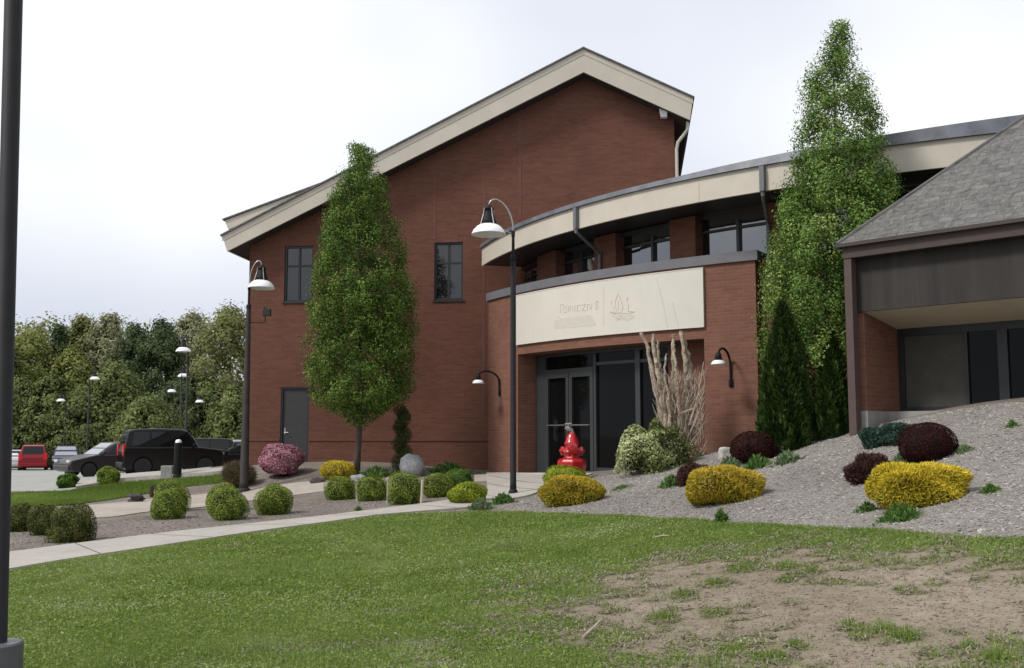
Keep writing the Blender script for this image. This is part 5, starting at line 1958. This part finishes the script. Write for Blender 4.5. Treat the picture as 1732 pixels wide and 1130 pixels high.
for lb, (u0, v0, u1, v1) in (('pale fallen stick lying in the grass at the edge of the bare patch', (985, 1092, 1016, 1062)), ('short dry twig on the lawn above the bare patch', (1104, 917, 1132, 914))):
    a_, b_ = PG(u0, v0), PG(u1, v1)
    m_ = (a_ + b_) / 2
    o = MB().tube([tuple(a_ - m_ + np.array([0, 0, 0.05])), (0.02, 0.01, 0.065), tuple(b_ - m_ + np.array([0, 0, 0.055]))], [0.011, 0.009, 0.005], 6).tube([(0.02, 0.01, 0.065), (0.06, 0.12, 0.08)], [0.006, 0.003], 5).build('stick', M['twig'])
    o.location = tuple(m_)
    tag(o, lb, 'stick')

# ================================================================== LAMPS
def street_lamp(label, base, height, side, pole_r=(0.062, 0.045), mat=None, lean=0.0, bracket=False, arm=0.48, group='gooseneck street lamps', rz=0.0, simple=False, flare=True):
    """height = ground to underside of the shade; the arm reaches out along local +x * side"""
    mat = mat or M['pole']
    root = thing('street_lamp', label, 'street lamp', base, rz, group)
    root.rotation_euler = (0, lean, rz)
    H = height
    seg = 10 if simple else 16
    m = MB()
    fl = 1.0 if flare else 0.55
    m.lathe([(0.17 * fl, -0.1), (0.17 * fl, 0.04), (0.15 * fl, 0.07), (0.105 * fl + 0.005, 0.10), (max(0.085 * fl, pole_r[0] + 0.004), 0.16), (pole_r[0], 0.2)], seg)
    m.build('base', mat, root, smooth=False)
    m = MB().lathe([(pole_r[0], 0.2), (pole_r[1] + 0.004, H - 0.45), (0.0, H - 0.45)], seg)
    m.build('pole', mat, root, smooth=True)
    c = MB().lathe([(pole_r[1] + 0.012, H - 0.50), (pole_r[1] + 0.012, H - 0.42), (0.03, H - 0.40), (0.028, H - 0.05), (0.036, H - 0.04), (0.036, H + 0.06), (0.024, H + 0.08)], seg)
    c.build('collar', mat, root)
    if arm:
        a = side * arm
        pts = spline([(0, 0, H + 0.05), (0.01 * side, 0, H + 0.22), (a * 0.16, 0, H + 0.44), (a * 0.42, 0, H + 0.62), (a * 0.72, 0, H + 0.70), (a * 0.93, 0, H + 0.66), (a, 0, H + 0.56)], 5)
        MB().tube(pts, 0.018, 8).build('arm', M['steel'] if not simple else mat, root, smooth=True)
        MB().tube([(0, 0, H + 0.0), (a * 0.25, 0, H + 0.06), (a * 0.45, 0, H + 0.10)], 0.014, 6).build('brace', M['steel'] if not simple else mat, root)
        lx = a
    else:
        lx = 0
    hd = MB().lathe([(0.03, H + 0.60), (0.055, H + 0.58), (0.10, H + 0.53), (0.105, H + 0.50), (0.085, H + 0.495), (0.095, H + 0.44), (0.15, H + 0.28), (0.17, H + 0.20), (0.12, H + 0.18)], seg, (lx, 0, 0))
    hd.build('lamp_housing', M['pole'] if not simple else mat, root, smooth=True)
    if not simple:
        for k in range(4):
            an = k * PI / 2 + 0.6
            MB().tube([(lx + 0.10 * math.cos(an), 0.10 * math.sin(an), H + 0.52), (lx + 0.12 * math.cos(an), 0.12 * math.sin(an), H + 0.40), (lx + 0.185 * math.cos(an), 0.185 * math.sin(an), H + 0.19)], 0.011, 5).build('rib', M['steel'], root)
    sh = MB().lathe([(0.10, H + 0.22), (0.16, H + 0.205), (0.23, H + 0.165), (0.30, H + 0.09), (0.335, H + 0.02), (0.34, H), (0.325, H), (0.29, H + 0.07), (0.20, H + 0.14), (0.0, H + 0.16)], 28 if not simple else 14, (lx, 0, 0))
    sh.build('lamp_shade', M['white'], root, smooth=True)
    if bracket:
        MB().tube([(0, 0, H - 0.86), (0.40, 0.0, H - 0.86), (0.42, 0, H - 0.84), (0.42, 0, H - 0.70)], 0.014, 6).build('side_bracket', mat, root)
        b = MB()
        b.box(0.36, 0.56, -0.06, 0.06, H - 0.70, H - 0.52)
        b.tube([(0.40, -0.02, H - 0.52), (0.40, -0.02, H - 0.47)], 0.03, 6)
        b.build('bracket_box', M['plastic'], root, bevel=0.02)
    return root


b1 = PGY(868, 19.4)
b1[2] = min(b1[2], P(868, 836, 19.4)[2])
street_lamp('tall gooseneck street lamp with a white shade standing before the glass entrance', b1, P(868, 397, 19.4)[2] - b1[2], -1, (0.06, 0.048), flare=False)
b2 = PGY(415, 25.0)
street_lamp('street lamp on a brownish pole at the left corner of the brick hall', b2, P(417, 488, 25.0)[2] - b2[2], 1, (0.11, 0.05), M['pole_brown'], bracket=True, arm=0.30)
far = [(148, 642, 71, 'street lamp in the car park farther right of the red and blue cars'), (109, 679, 79, 'faint far street lamp rising between the red and the dark blue car'),
       (280, 663, 74, 'street lamp above the roof of the black vehicle, lower than its neighbours'), (314, 596, 46, 'highest and nearest of the street lamps over the car park, above the black vehicle'),
       (304, 637, 60, 'street lamp just under the highest one over the black vehicle'), (335, 681, 78, 'smallest far street lamp near the silver vehicles')]
for i, (u, v, Y, lb) in enumerate(far):
    p = PGY(u, Y)
    H = P(u, v, Y)[2] - p[2]
    street_lamp(lb, p, H, -1 if i % 2 else 1, (0.07, 0.05), M['pole_brown'], arm=0.35, simple=True, rz=0.4 * i)


def near_pole():
    Y = 6.3
    X = P(-3, 1095, Y)[0]
    p = np.array([X, Y, g1(X, Y)])
    root = thing('lamp_pole', 'thick dark lamp pole rising close to the camera at the left edge', 'lamp pole', p)
    top = P(23, 0, Y)
    lean = math.atan2(top[0] - X, top[2] - p[2])
    root.rotation_euler = (0, lean, 0)
    zr = P(-3, 1090, Y)[2] - p[2]
    r = 0.055
    MB().lathe([(r, zr - 0.02), (r, 6.2), (0, 6.2)], 24).build('pole', M['pole'], root, smooth=True)
    MB().lathe([(0.146, -0.15), (0.146, zr), (0.138, zr + 0.012), (r + 0.002, zr + 0.012)], 28).build('base_cover', plain('base_cover_grey', (0.10, 0.10, 0.11), 0.45), root)


near_pole()


def sconce(label, u, v0, v1, seed):
    """gooseneck wall lamp on the curved wall: mount at (u, v0), top of the upright at v1"""
    th, zb = onarc(u, v0, CE, RE)
    zt = onarc(u, v1, CE, RE)[1]
    p = arcpt(CE, RE, th, zb)
    root = thing('wall_lamp', label, 'wall lamp', p, th - 0.0, 'gooseneck wall lamps')
    # local +x points straight out from the wall
    h = zt - zb
    pts = spline([(0.03, 0, 0), (0.03, 0, h * 0.55), (0.06, 0, h * 0.85), (0.18, 0, h * 1.06), (0.36, 0, h * 1.16), (0.52, 0, h * 1.12), (0.62, 0, h * 0.98)], 6)
    MB().tube(pts, 0.024, 8).build('arm', M['pole'], root, smooth=True)
    MB().box(0.0, 0.03, -0.045, 0.045, -0.03, 0.12).build('wall_plate', M['pole'], root, bevel=0.006)
    zl = h * 0.98
    MB().lathe([(0.025, zl + 0.02), (0.05, zl), (0.062, zl - 0.05), (0.075, zl - 0.15), (0.05, zl - 0.155)], 18, (0.62, 0, 0)).build('lamp_housing', M['pole'], root, smooth=True)
    MB().lathe([(0.06, zl - 0.13), (0.11, zl - 0.15), (0.145, zl - 0.20), (0.15, zl - 0.225), (0.135, zl - 0.225), (0.09, zl - 0.18), (0.0, zl - 0.17)], 20, (0.62, 0, 0)).build('lamp_shade', M['white'], root, smooth=True)
    return root


sconce('curved wall lamp on the left brick pier of the entrance, near the hall wall', 846, 668, 634, 1)
sconce('curved wall lamp on the right brick pier of the entrance, right of the bare trunks', 1237, 652, 600, 2)


def bollard():
    p = PG(300, 808)
    k = p[1] / FPX
    root = thing('bollard_light', 'dark bollard light with a white domed top beside the black vehicle', 'bollard', p)
    zt = P(300, 744, p[1])[2] - p[2]
    r = 6.5 * k
    MB().lathe([(r * 1.15, -0.1), (r * 1.15, 0.06), (r, 0.08), (r, zt - r * 0.9), (r * 0.8, zt - r * 0.7), (0, zt - r * 0.7)], 20).build('post', M['pole'], root, smooth=False)
    MB().lathe([(r * 0.78, zt - r * 0.69), (r * 0.8, zt - r * 0.4), (r * 0.55, zt), (0.0, zt + r * 0.15)], 18).build('dome', M['white'], root, smooth=True)
    q = PG(295, 808)
    o = MB().box(-0.16, 0.16, -0.12, 0.12, -0.1, 0.32).build('kerb_block', M['concrete_base'], bevel=0.02)
    o.location = (q[0] - 0.22, q[1] + 0.1, q[2])
    tag(o, 'short pale concrete block at the foot of the dark bollard', 'block')


bollard()


# ================================================================== HYDRANT
def hydrant():
    Y = 20.6
    p = PGY(967, Y)
    k = Y / FPX
    root = thing('fire_hydrant', 'glossy red hydrant with side caps and a grey top in front of the glass doors', 'hydrant', p)
    zt = P(967, 731, Y)[2] - p[2]
    zb = P(967, 790, Y)[2] - p[2]
    zc = P(967, 763, Y)[2] - p[2]
    w = k
    body = MB()
    body.lathe([(23 * w, -0.1), (23 * w, zb - 2 * w), (24.5 * w, zb), (24.5 * w, zb + 9 * w), (22 * w, zb + 13 * w), (15 * w, zb + 15 * w), (13.5 * w, zb + 17 * w), (13 * w, zc - 3 * w)], 8)
    body.build('base', M['red_paint'], root, bevel=0.01)
    MB().lathe([(12.5 * w, zb + 10 * w), (12.5 * w, zc - 5 * w), (16 * w, zc - 4 * w), (16 * w, zc + 1 * w), (11.5 * w, zc + 2 * w), (11 * w, zc + 10 * w), (12.5 * w, zc + 11 * w), (12.5 * w, zc + 14 * w), (11 * w, zc + 16 * w), (9.5 * w, zc + 22 * w), (6 * w, zc + 28 * w), (3.5 * w, zt), (0, zt)], 24).build('barrel', M['red_paint'], root, smooth=True)
    for s in (-1, 1):
        m = MB()
        m.lathe([(6.0 * w, s * 8 * w), (6.0 * w, s * 13 * w), (7.2 * w, s * 13.2 * w), (7.2 * w, s * 18 * w), (5.5 * w, s * 19 * w), (2.6 * w, s * 19.2 * w), (2.6 * w, s * 21 * w), (0, s * 21 * w)], 16, (0, 0, zc + 0.5 * w), 'x')
        m.build('side_cap', M['red_paint'], root, smooth=False)
    MB().lathe([(7.5 * w, 8 * w), (7.5 * w, -14 * w), (9 * w, -14.2 * w), (9 * w, -18 * w), (4 * w, -19 * w), (0, -19 * w)], 16, (0, 0, zc + 6 * w), 'y').build('front_cap', M['red_paint'], root)
    t = MB()
    t.tube([(2 * w, 0, zt - 2 * w), (0, 0, zt + 3 * w), (-5 * w, 0, zt + 6 * w), (-11 * w, 0, zt + 8 * w)], [3.5 * w, 3.5 * w, 3.8 * w, 3 * w], 10)
    t.tube([(-11 * w, 0, zt + 13 * w), (0 * w, 0, zt + 14 * w)], [2.2 * w, 1.6 * w], 8)
    t.tube([(-6 * w, 0, zt + 6 * w), (-5 * w, 0, zt + 13 * w)], 2.0 * w, 8)
    t.build('top_valve', M['steel'], root)


hydrant()


# ================================================================== CARS
def paint(name, col, rough=0.22):
    return plain(name, col, rough, spec=0.3, vary=0.05, coat=0.12)


def wheel(root, x, y, r, wd, s):
    t = MB().lathe([(r * 0.62, -wd / 2), (r * 0.92, -wd / 2), (r, -wd * 0.3), (r, wd * 0.3), (r * 0.92, wd / 2), (r * 0.62, wd / 2)], 24, (x, y, r), 'y').build('wheel', M['tyre'], root, smooth=False)
    rm = MB()
    rm.lathe([(0.0, s * wd * 0.42), (r * 0.2, s * wd * 0.45), (r * 0.25, s * wd * 0.34), (r * 0.52, s * wd * 0.36), (r * 0.63, s * wd * 0.5), (r * 0.63, s * wd * 0.2), (0, s * wd * 0.2)], 20, (x, y, r), 'y')
    rm.build('rim', M['chrome'], t)


def car(name, label, cat, p, heading, body, L_, W_, H_, kind, group=None, bright=False, rear_up=False):
    """local +x = forwards"""
    root = thing(name, label, cat, p, heading, group)
    h = W_ / 2
    belt = H_ * (0.60 if kind != 'sedan' else 0.64)
    cl = 0.24
    f, b = L_ / 2, -L_ / 2
    if kind == 'sedan':
        prof = [(b + 0.05, cl + 0.1), (b + 0.15, cl), (f - 0.2, cl), (f - 0.04, cl + 0.12), (f, belt * 0.62), (f - 0.08, belt * 0.76), (f - L_ * 0.26, belt), (b + L_ * 0.18, belt + 0.02), (b + 0.08, belt * 0.98), (b, belt * 0.8)]
        cab = (b + L_ * 0.13, f - L_ * 0.27, b + L_ * 0.29, f - L_ * 0.46)
    elif kind == 'suv':
        prof = [(b + 0.02, cl + 0.15), (b + 0.12, cl), (f - 0.2, cl), (f - 0.03, cl + 0.15), (f, belt * 0.72), (f - 0.10, belt * 0.90), (f - L_ * 0.24, belt), (b + 0.04, belt + 0.02), (b, belt * 0.85)]
        cab = (b + 0.03, f - L_ * 0.25, b + 0.22, f - L_ * 0.36)
    else:  # van
        prof = [(b + 0.02, cl + 0.15), (b + 0.12, cl), (f - 0.2, cl), (f - 0.03, cl + 0.15), (f, belt * 0.66), (f - 0.16, belt * 0.84), (f - L_ * 0.16, belt), (b + 0.04, belt + 0.02), (b, belt * 0.85)]
        cab = (b + 0.03, f - L_ * 0.16, b + 0.26, f - L_ * 0.34)
    # body with slightly drawn-in sills and shoulders
    m = MB()
    ys = [(-h, 0.93), (-h * 0.965, 1.0), (h * 0.965, 1.0), (h, 0.93)]
    rings = []
    for y, k in ys:
        rings.append([(x * (0.985 if k < 1 else 1), y, (z - belt / 2) * k + belt / 2) for x, z in prof])
    for r0, r1 in zip(rings[:-1], rings[1:]):
        n = len(prof)
        for i in range(n):
            j = (i + 1) % n
            m.face([r0[i], r1[i], r1[j], r0[j]])
    m.face(rings[0])
    m.face(list(reversed(rings[-1])))
    m.build('body', body, root, bevel=0.05, seg=3)
    x0, x1, x2, x3 = cab
    zt = H_
    hb, ht = h * 0.95, h * 0.74
    B = [(x0, -hb, belt - 0.03), (x1, -hb, belt - 0.03), (x1, hb, belt - 0.03), (x0, hb, belt - 0.03), (x2, -ht, zt), (x3, -ht, zt), (x3, ht, zt), (x2, ht, zt)]
    Hc = zt - belt + 0.03
    zb_ = belt - 0.03
    side = [(x0, 0), (x1, 0), (x1 + (x3 - x1) * 0.55, 0.58), (x3 - 0.02, 0.92), (x3 - 0.35, 1.0), (x2 * 0.5 + x3 * 0.5 - 0.1, 1.035), (x2 + 0.25, 1.0), (x2 - 0.02, 0.9), (x0 + (x2 - x0) * 0.5, 0.55)]
    if kind == 'sedan':
        side[5] = (x2 * 0.5 + x3 * 0.5, 1.03)
    cabm = MB()

    def cy(t, s_):
        return s_ * (hb + (ht - hb) * t)
    La = [(x, cy(t, -1), zb_ + Hc * t) for x, t in side]
    Rb = [(x, cy(t, 1), zb_ + Hc * t) for x, t in side]
    cabm.face(La)
    cabm.face(list(reversed(Rb)))
    for i in range(len(side)):
        j = (i + 1) % len(side)
        cabm.face([La[i], Rb[i], Rb[j], La[j]])
    cabm.build('cabin', body, root, bevel=0.07, seg=3)
    bv = [Vector(q) for q in B]

    def quad(a, b_, c, d, s0, s1, t0, t1, mat, nm, off=0.012):
        """pane set into the face a-b-c-d (a,b bottom; d,c top)"""
        def pt(s, t):
            return a.lerp(b_, s).lerp(d.lerp(c, s), t)
        n = (b_ - a).cross(d - a).normalized()
        q = [pt(s0, t0), pt(s1, t0), pt(s1, t1), pt(s0, t1)]
        mb = MB().hexa([tuple(v - n * 0.01) for v in q] + [tuple(v + n * off) for v in q])
        mb.build(nm, mat, root)
    g = M['car_glass']
    gw = M['car_glass_bright'] if bright else g
    for (a, b_, c, d) in ((bv[0], bv[1], bv[5], bv[4]), (bv[2], bv[3], bv[7], bv[6])):
        cuts = (0.08, 0.35, 0.63, 0.93) if kind != 'sedan' else (0.14, 0.50, 0.88)
        for s0, s1 in zip(cuts[:-1], cuts[1:]):
            quad(a, b_, c, d, s0 + 0.012, s1 - 0.012, 0.14, 0.86, g, 'side_window')
    quad(bv[1], bv[2], bv[6], bv[5], 0.07, 0.93, 0.08, 0.92, gw, 'windscreen')
    quad(bv[3], bv[0], bv[4], bv[7], 0.09, 0.91, 0.16, 0.88, g, 'rear_window')
    wr = 0.36 if kind == 'suv' else 0.32
    for sx_ in (f - L_ * 0.19, b + L_ * 0.19):
        for s in (-1, 1):
            MB().lathe([(wr * 1.13, -0.02), (wr * 1.13, 0.02), (0, 0.02)], 22, (sx_, s * (h - 0.012), wr + 0.02), 'y').build('wheel_arch', M['arch'], root)
            wheel(root, sx_, s * (h - 0.09), wr, 0.23, s)
    zl = belt * 0.78
    for s in (-1, 1):
        yy = sorted((s * h * 0.55, s * h * 0.9))
        MB().box(f - 0.10, f + 0.006, yy[0], yy[1], zl * 0.86, zl * 1.0).build('headlight', M['headlight'], root, bevel=0.015)
        y2 = sorted((s * h * 0.72, s * h * 0.985))
        hi = belt * 1.12 if kind != 'sedan' else belt * 0.95
        MB().box(b - 0.012, b + 0.09, y2[0], y2[1], belt * 0.70, hi).build('tail_light', M['tail'], root, bevel=0.015)
        MB().box(x1 - 0.32, x1 - 0.18, min(s * (h * 0.95), s * (h + 0.16)), max(s * (h * 0.95), s * (h + 0.16)), belt + 0.02, belt + 0.16).build('mirror', body, root, bevel=0.03)
    MB().box(b - 0.06, b + 0.1, -h * 0.92, h * 0.92, cl + 0.08, cl + 0.30).build('bumper', M['plastic'] if kind == 'suv' else body, root, bevel=0.04)
    MB().box(f - 0.1, f + 0.05, -h * 0.92, h * 0.92, cl + 0.08, cl + 0.30).build('bumper', M['plastic'] if kind == 'suv' else body, root, bevel=0.04)
    return root


p_black = paint('black_car_paint', (0.004, 0.004, 0.0045), 0.2)
p_grey = paint('mauve_grey_paint', (0.040, 0.033, 0.035))
p_red = paint('red_car_paint', (0.24, 0.012, 0.02))
p_blue = paint('navy_car_paint', (0.02, 0.024, 0.055))
p_white = paint('white_car_paint', (0.62, 0.64, 0.66))
p_silver = paint('silver_car_paint', (0.36, 0.38, 0.41))


def at(u, Y, dz=0.0):
    q = PGY(u, Y)
    q[2] += 0.02 + dz
    return q


car('parked_suv', 'black SUV with a red tail light parked in front of the woods', 'car', at(290, 43.5), R(29), p_black, 4.1, 1.85, 1.92, 'suv', 'cars in the car park')
car('parked_sedan', 'dark mauve grey sedan with a shining windscreen just left of the black SUV', 'car', at(190, 45.5), R(226), p_grey, 4.4, 1.78, 1.52, 'sedan', 'cars in the car park', bright=True)
car('parked_van', 'red van seen from behind at the far side of the car park', 'car', at(59, 71.0), R(114), p_red, 4.5, 1.80, 1.75, 'van', 'cars in the car park')
car('parked_van', 'dark blue van with a pale roof reflection beside the red one', 'car', at(114, 72.0), R(292), p_blue, 4.5, 1.80, 1.68, 'van', 'cars in the car park', bright=True)
car('parked_sedan', 'small white car beside the near lamp pole at the far side of the car park', 'car', at(24, 73.0), R(116), p_white, 4.2, 1.72, 1.40, 'sedan', 'cars in the car park')
car('parked_pickup', 'second black vehicle nosing out right of the black SUV, behind the bollard', 'car', at(316, 51.0), R(200), p_black, 4.8, 1.85, 1.72, 'suv', 'cars in the car park')
car('parked_sedan', 'silver car with a bright windscreen half hidden by the hall corner lamp', 'car', at(393, 53.0), R(240), p_silver, 4.5, 1.76, 1.62, 'van', 'cars in the car park', bright=True)
car('parked_sedan', 'low dark car in front of the silver one at the hall corner', 'car', at(408, 47.0), R(200), p_black, 4.2, 1.70, 1.30, 'sedan', 'cars in the car park')


# ================================================================== WOODS
def farmat(name, a, b, c):
    return leafmat(name, [a, b, c], 0.25, 0.7)


FM = {
    'olive': farmat('olive_spring_leaves', (0.100, 0.111, 0.040), (0.199, 0.216, 0.079), (0.328, 0.333, 0.149)),
    'green': farmat('mid_green_leaves', (0.076, 0.100, 0.034), (0.148, 0.182, 0.062), (0.255, 0.283, 0.102)),
    'dark': farmat('dark_conifer_needles', (0.037, 0.059, 0.024), (0.076, 0.110, 0.046), (0.156, 0.187, 0.078)),
    'pale': farmat('pale_budding_leaves', (0.160, 0.166, 0.083), (0.283, 0.286, 0.157), (0.413, 0.426, 0.264)),
    'yellow': farmat('yellow_green_leaves', (0.130, 0.158, 0.037), (0.228, 0.253, 0.073), (0.331, 0.356, 0.128)),
}


def wood_tree(name, label, u, Y, vtop, wpx, kind, seed, n=3600, zlow=0.12, shape='round'):
    rg = np.random.default_rng(seed)
    n = int(n * 3.2)
    p = PGY(u, Y)
    k = Y / FPX
    Ht = P(u, vtop, Y)[2] - p[2]
    r = wpx * k / 2
    root = thing(name, label, 'tree', p, 0, 'trees beyond the car park')
    nc = 170
    f = rg.random(nc)
    z = Ht * (zlow + (0.97 - zlow) * f)
    t = (z / Ht - zlow) / (0.97 - zlow)
    if shape == 'cone':
        prof = np.clip(1.02 - t, 0, 1) ** 0.75
    else:
        prof = np.sqrt(np.clip(1 - (2 * np.abs(t - 0.48)) ** 2.6, 0.03, 1))
    ph = rg.uniform(0, 2 * PI, nc)
    rr = r * prof * rg.random(nc) ** 0.4
    C = np.stack([rr * np.cos(ph), rr * np.sin(ph), z], 1)
    i = rg.integers(0, nc, n)
    cs = r * 0.19 + 0.15
    off = rg.normal(size=(n, 3)) * cs * 0.55
    pos = C[i] + off
    nrm = off + np.stack([np.cos(ph[i]), np.sin(ph[i]), np.full(n, 0.7)], 1) * cs + rg.normal(0, 0.4, (n, 3)) * cs
    tint = 0.45 + rg.normal(0, 0.14, nc)[i] + rg.normal(0, 0.13, n)
    V, tt = leaves(pos, nrm, k * 5.6 * rg.uniform(0.6, 1.35, n), tint, 0.6, rg)
    npmesh('crown', V, 4, FM[kind], tt, root)
    MB().tube([(0, 0, -0.3), (0.1, 0, Ht * 0.4), (0, 0.1, Ht * 0.9)], [r * 0.07 + 0.06, r * 0.05 + 0.04, 0.03], 7).build('trunk', M['bark'], root)


W = [  # u, distance, v of the top, width in the photo, kind, shape, label
    (44, 88, 560, 105, 'yellow', 'round', 'yellow green tree nearest the lamp pole at the left edge of the woods'),
    (92, 90, 549, 66, 'dark', 'cone', 'dark conifer between the yellow green tree and the olive ones'),
    (132, 95, 535, 96, 'olive', 'round', 'olive spring tree behind the red and blue cars'),
    (180, 93, 531, 88, 'pale', 'round', 'pale budding tree above the mauve grey sedan'),
    (222, 91, 548, 78, 'dark', 'round', 'dark green tree left of the deepest green one above the black SUV'),
    (268, 88, 541, 84, 'dark', 'round', 'deep dark green tree above the roof of the black SUV'),
    (318, 94, 528, 92, 'pale', 'round', 'pale olive tree behind the highest car park lamp'),
    (384, 82, 517, 128, 'olive', 'round', 'big olive tree nearest the left corner of the brick hall'),
    (30, 82, 640, 80, 'green', 'round', 'low green tree behind the white car'),
    (86, 82, 640, 90, 'green', 'round', 'leafy green tree behind the dark blue van'),
    (140, 81, 660, 84, 'green', 'round', 'green undergrowth tree left of the rounded dark bush'),
    (118, 84, 590, 70, 'yellow', 'round', 'light green tree in front of the olive ones'),
    (190, 82, 618, 100, 'green', 'round', 'brown green tree right of the tall car park lamp'),
    (250, 58, 680, 104, 'green', 'round', 'rounded bushy tree right behind the black SUV'),
    (310, 80, 640, 100, 'dark', 'round', 'dark green tree behind the car park lamps over the black SUV'),
    (350, 80, 640, 84, 'green', 'round', 'dark leafy tree left of the silver car'),
    (395, 78, 660, 90, 'green', 'round', 'leafy tree behind the silver car at the hall corner'),
    (-20, 84, 548, 90, 'green', 'round', 'green tree partly behind the near lamp pole'),
]
for i, (u, Y, vt, wp, kd, shp, lb) in enumerate(W):
    wood_tree('conifer' if kd == 'dark' and shp == 'cone' else 'broadleaf_tree', lb, u, Y, vt, wp, kd, 500 + i, 4600 if wp > 95 else 3600, 0.08 if vt < 600 else 0.02, shp)


def far_wood():
    """the wood behind, a single mass of crowns"""
    rg = np.random.default_rng(99)
    Vs, Ts = [], []
    for k in range(30):
        u = -330 + k * 27 + rg.uniform(-8, 8)
        Y = rg.uniform(98, 112)
        p = PGY(u, Y)
        Ht = P(u, rg.uniform(536, 556), Y)[2] - p[2]
        r = rg.uniform(2.2, 3.4)
        nc = 90
        z = Ht * (0.02 + 0.96 * rg.random(nc))
        t = z / Ht
        prof = np.sqrt(np.clip(1 - (2 * np.abs(t - 0.45)) ** 3, 0.05, 1))
        ph = rg.uniform(0, 2 * PI, nc)
        rr = r * prof * rg.random(nc) ** 0.4
        C = np.stack([rr * np.cos(ph), rr * np.sin(ph), z], 1) + p
        n = 1500
        i = rg.integers(0, nc, n)
        off = rg.normal(size=(n, 3)) * 0.5
        tint = rg.uniform(0.25, 0.75) + rg.normal(0, 0.15, n)
        V, tt = leaves(C[i] + off, off + np.array([0, -0.3, 0.5]) + rg.normal(0, 0.4, (n, 3)), 0.42 * rg.uniform(0.6, 1.3, n), tint, 0.6, rg)
        Vs.append(V)
        Ts.append(tt)
    o = npmesh('far_wood', np.concatenate(Vs), 4, FM['olive'], np.concatenate(Ts))
    tag(o, kind='stuff')
    # undergrowth along the foot of the wood
    n = 26000
    u = rg.uniform(-350, 425, n)
    Y = rg.uniform(84, 97, n)
    x = (u - 866) / 1700 * Y
    z0 = gz(x, Y)
    hmax = 3.2 + 2.0 * vnoise(x, Y * 0 + 3, 4.0, 5)
    z = z0 + hmax * rg.random(n) ** 0.8
    V, tt = leaves(np.stack([x, Y, z], 1), rg.normal(size=(n, 3)) + np.array([0, -0.8, 0.5]), 0.38 * rg.uniform(0.6, 1.4, n), 0.35 + rg.normal(0, 0.2, n), 0.6, rg)
    o = npmesh('undergrowth', V, 4, FM['dark'], tt)
    tag(o, kind='stuff')


far_wood()
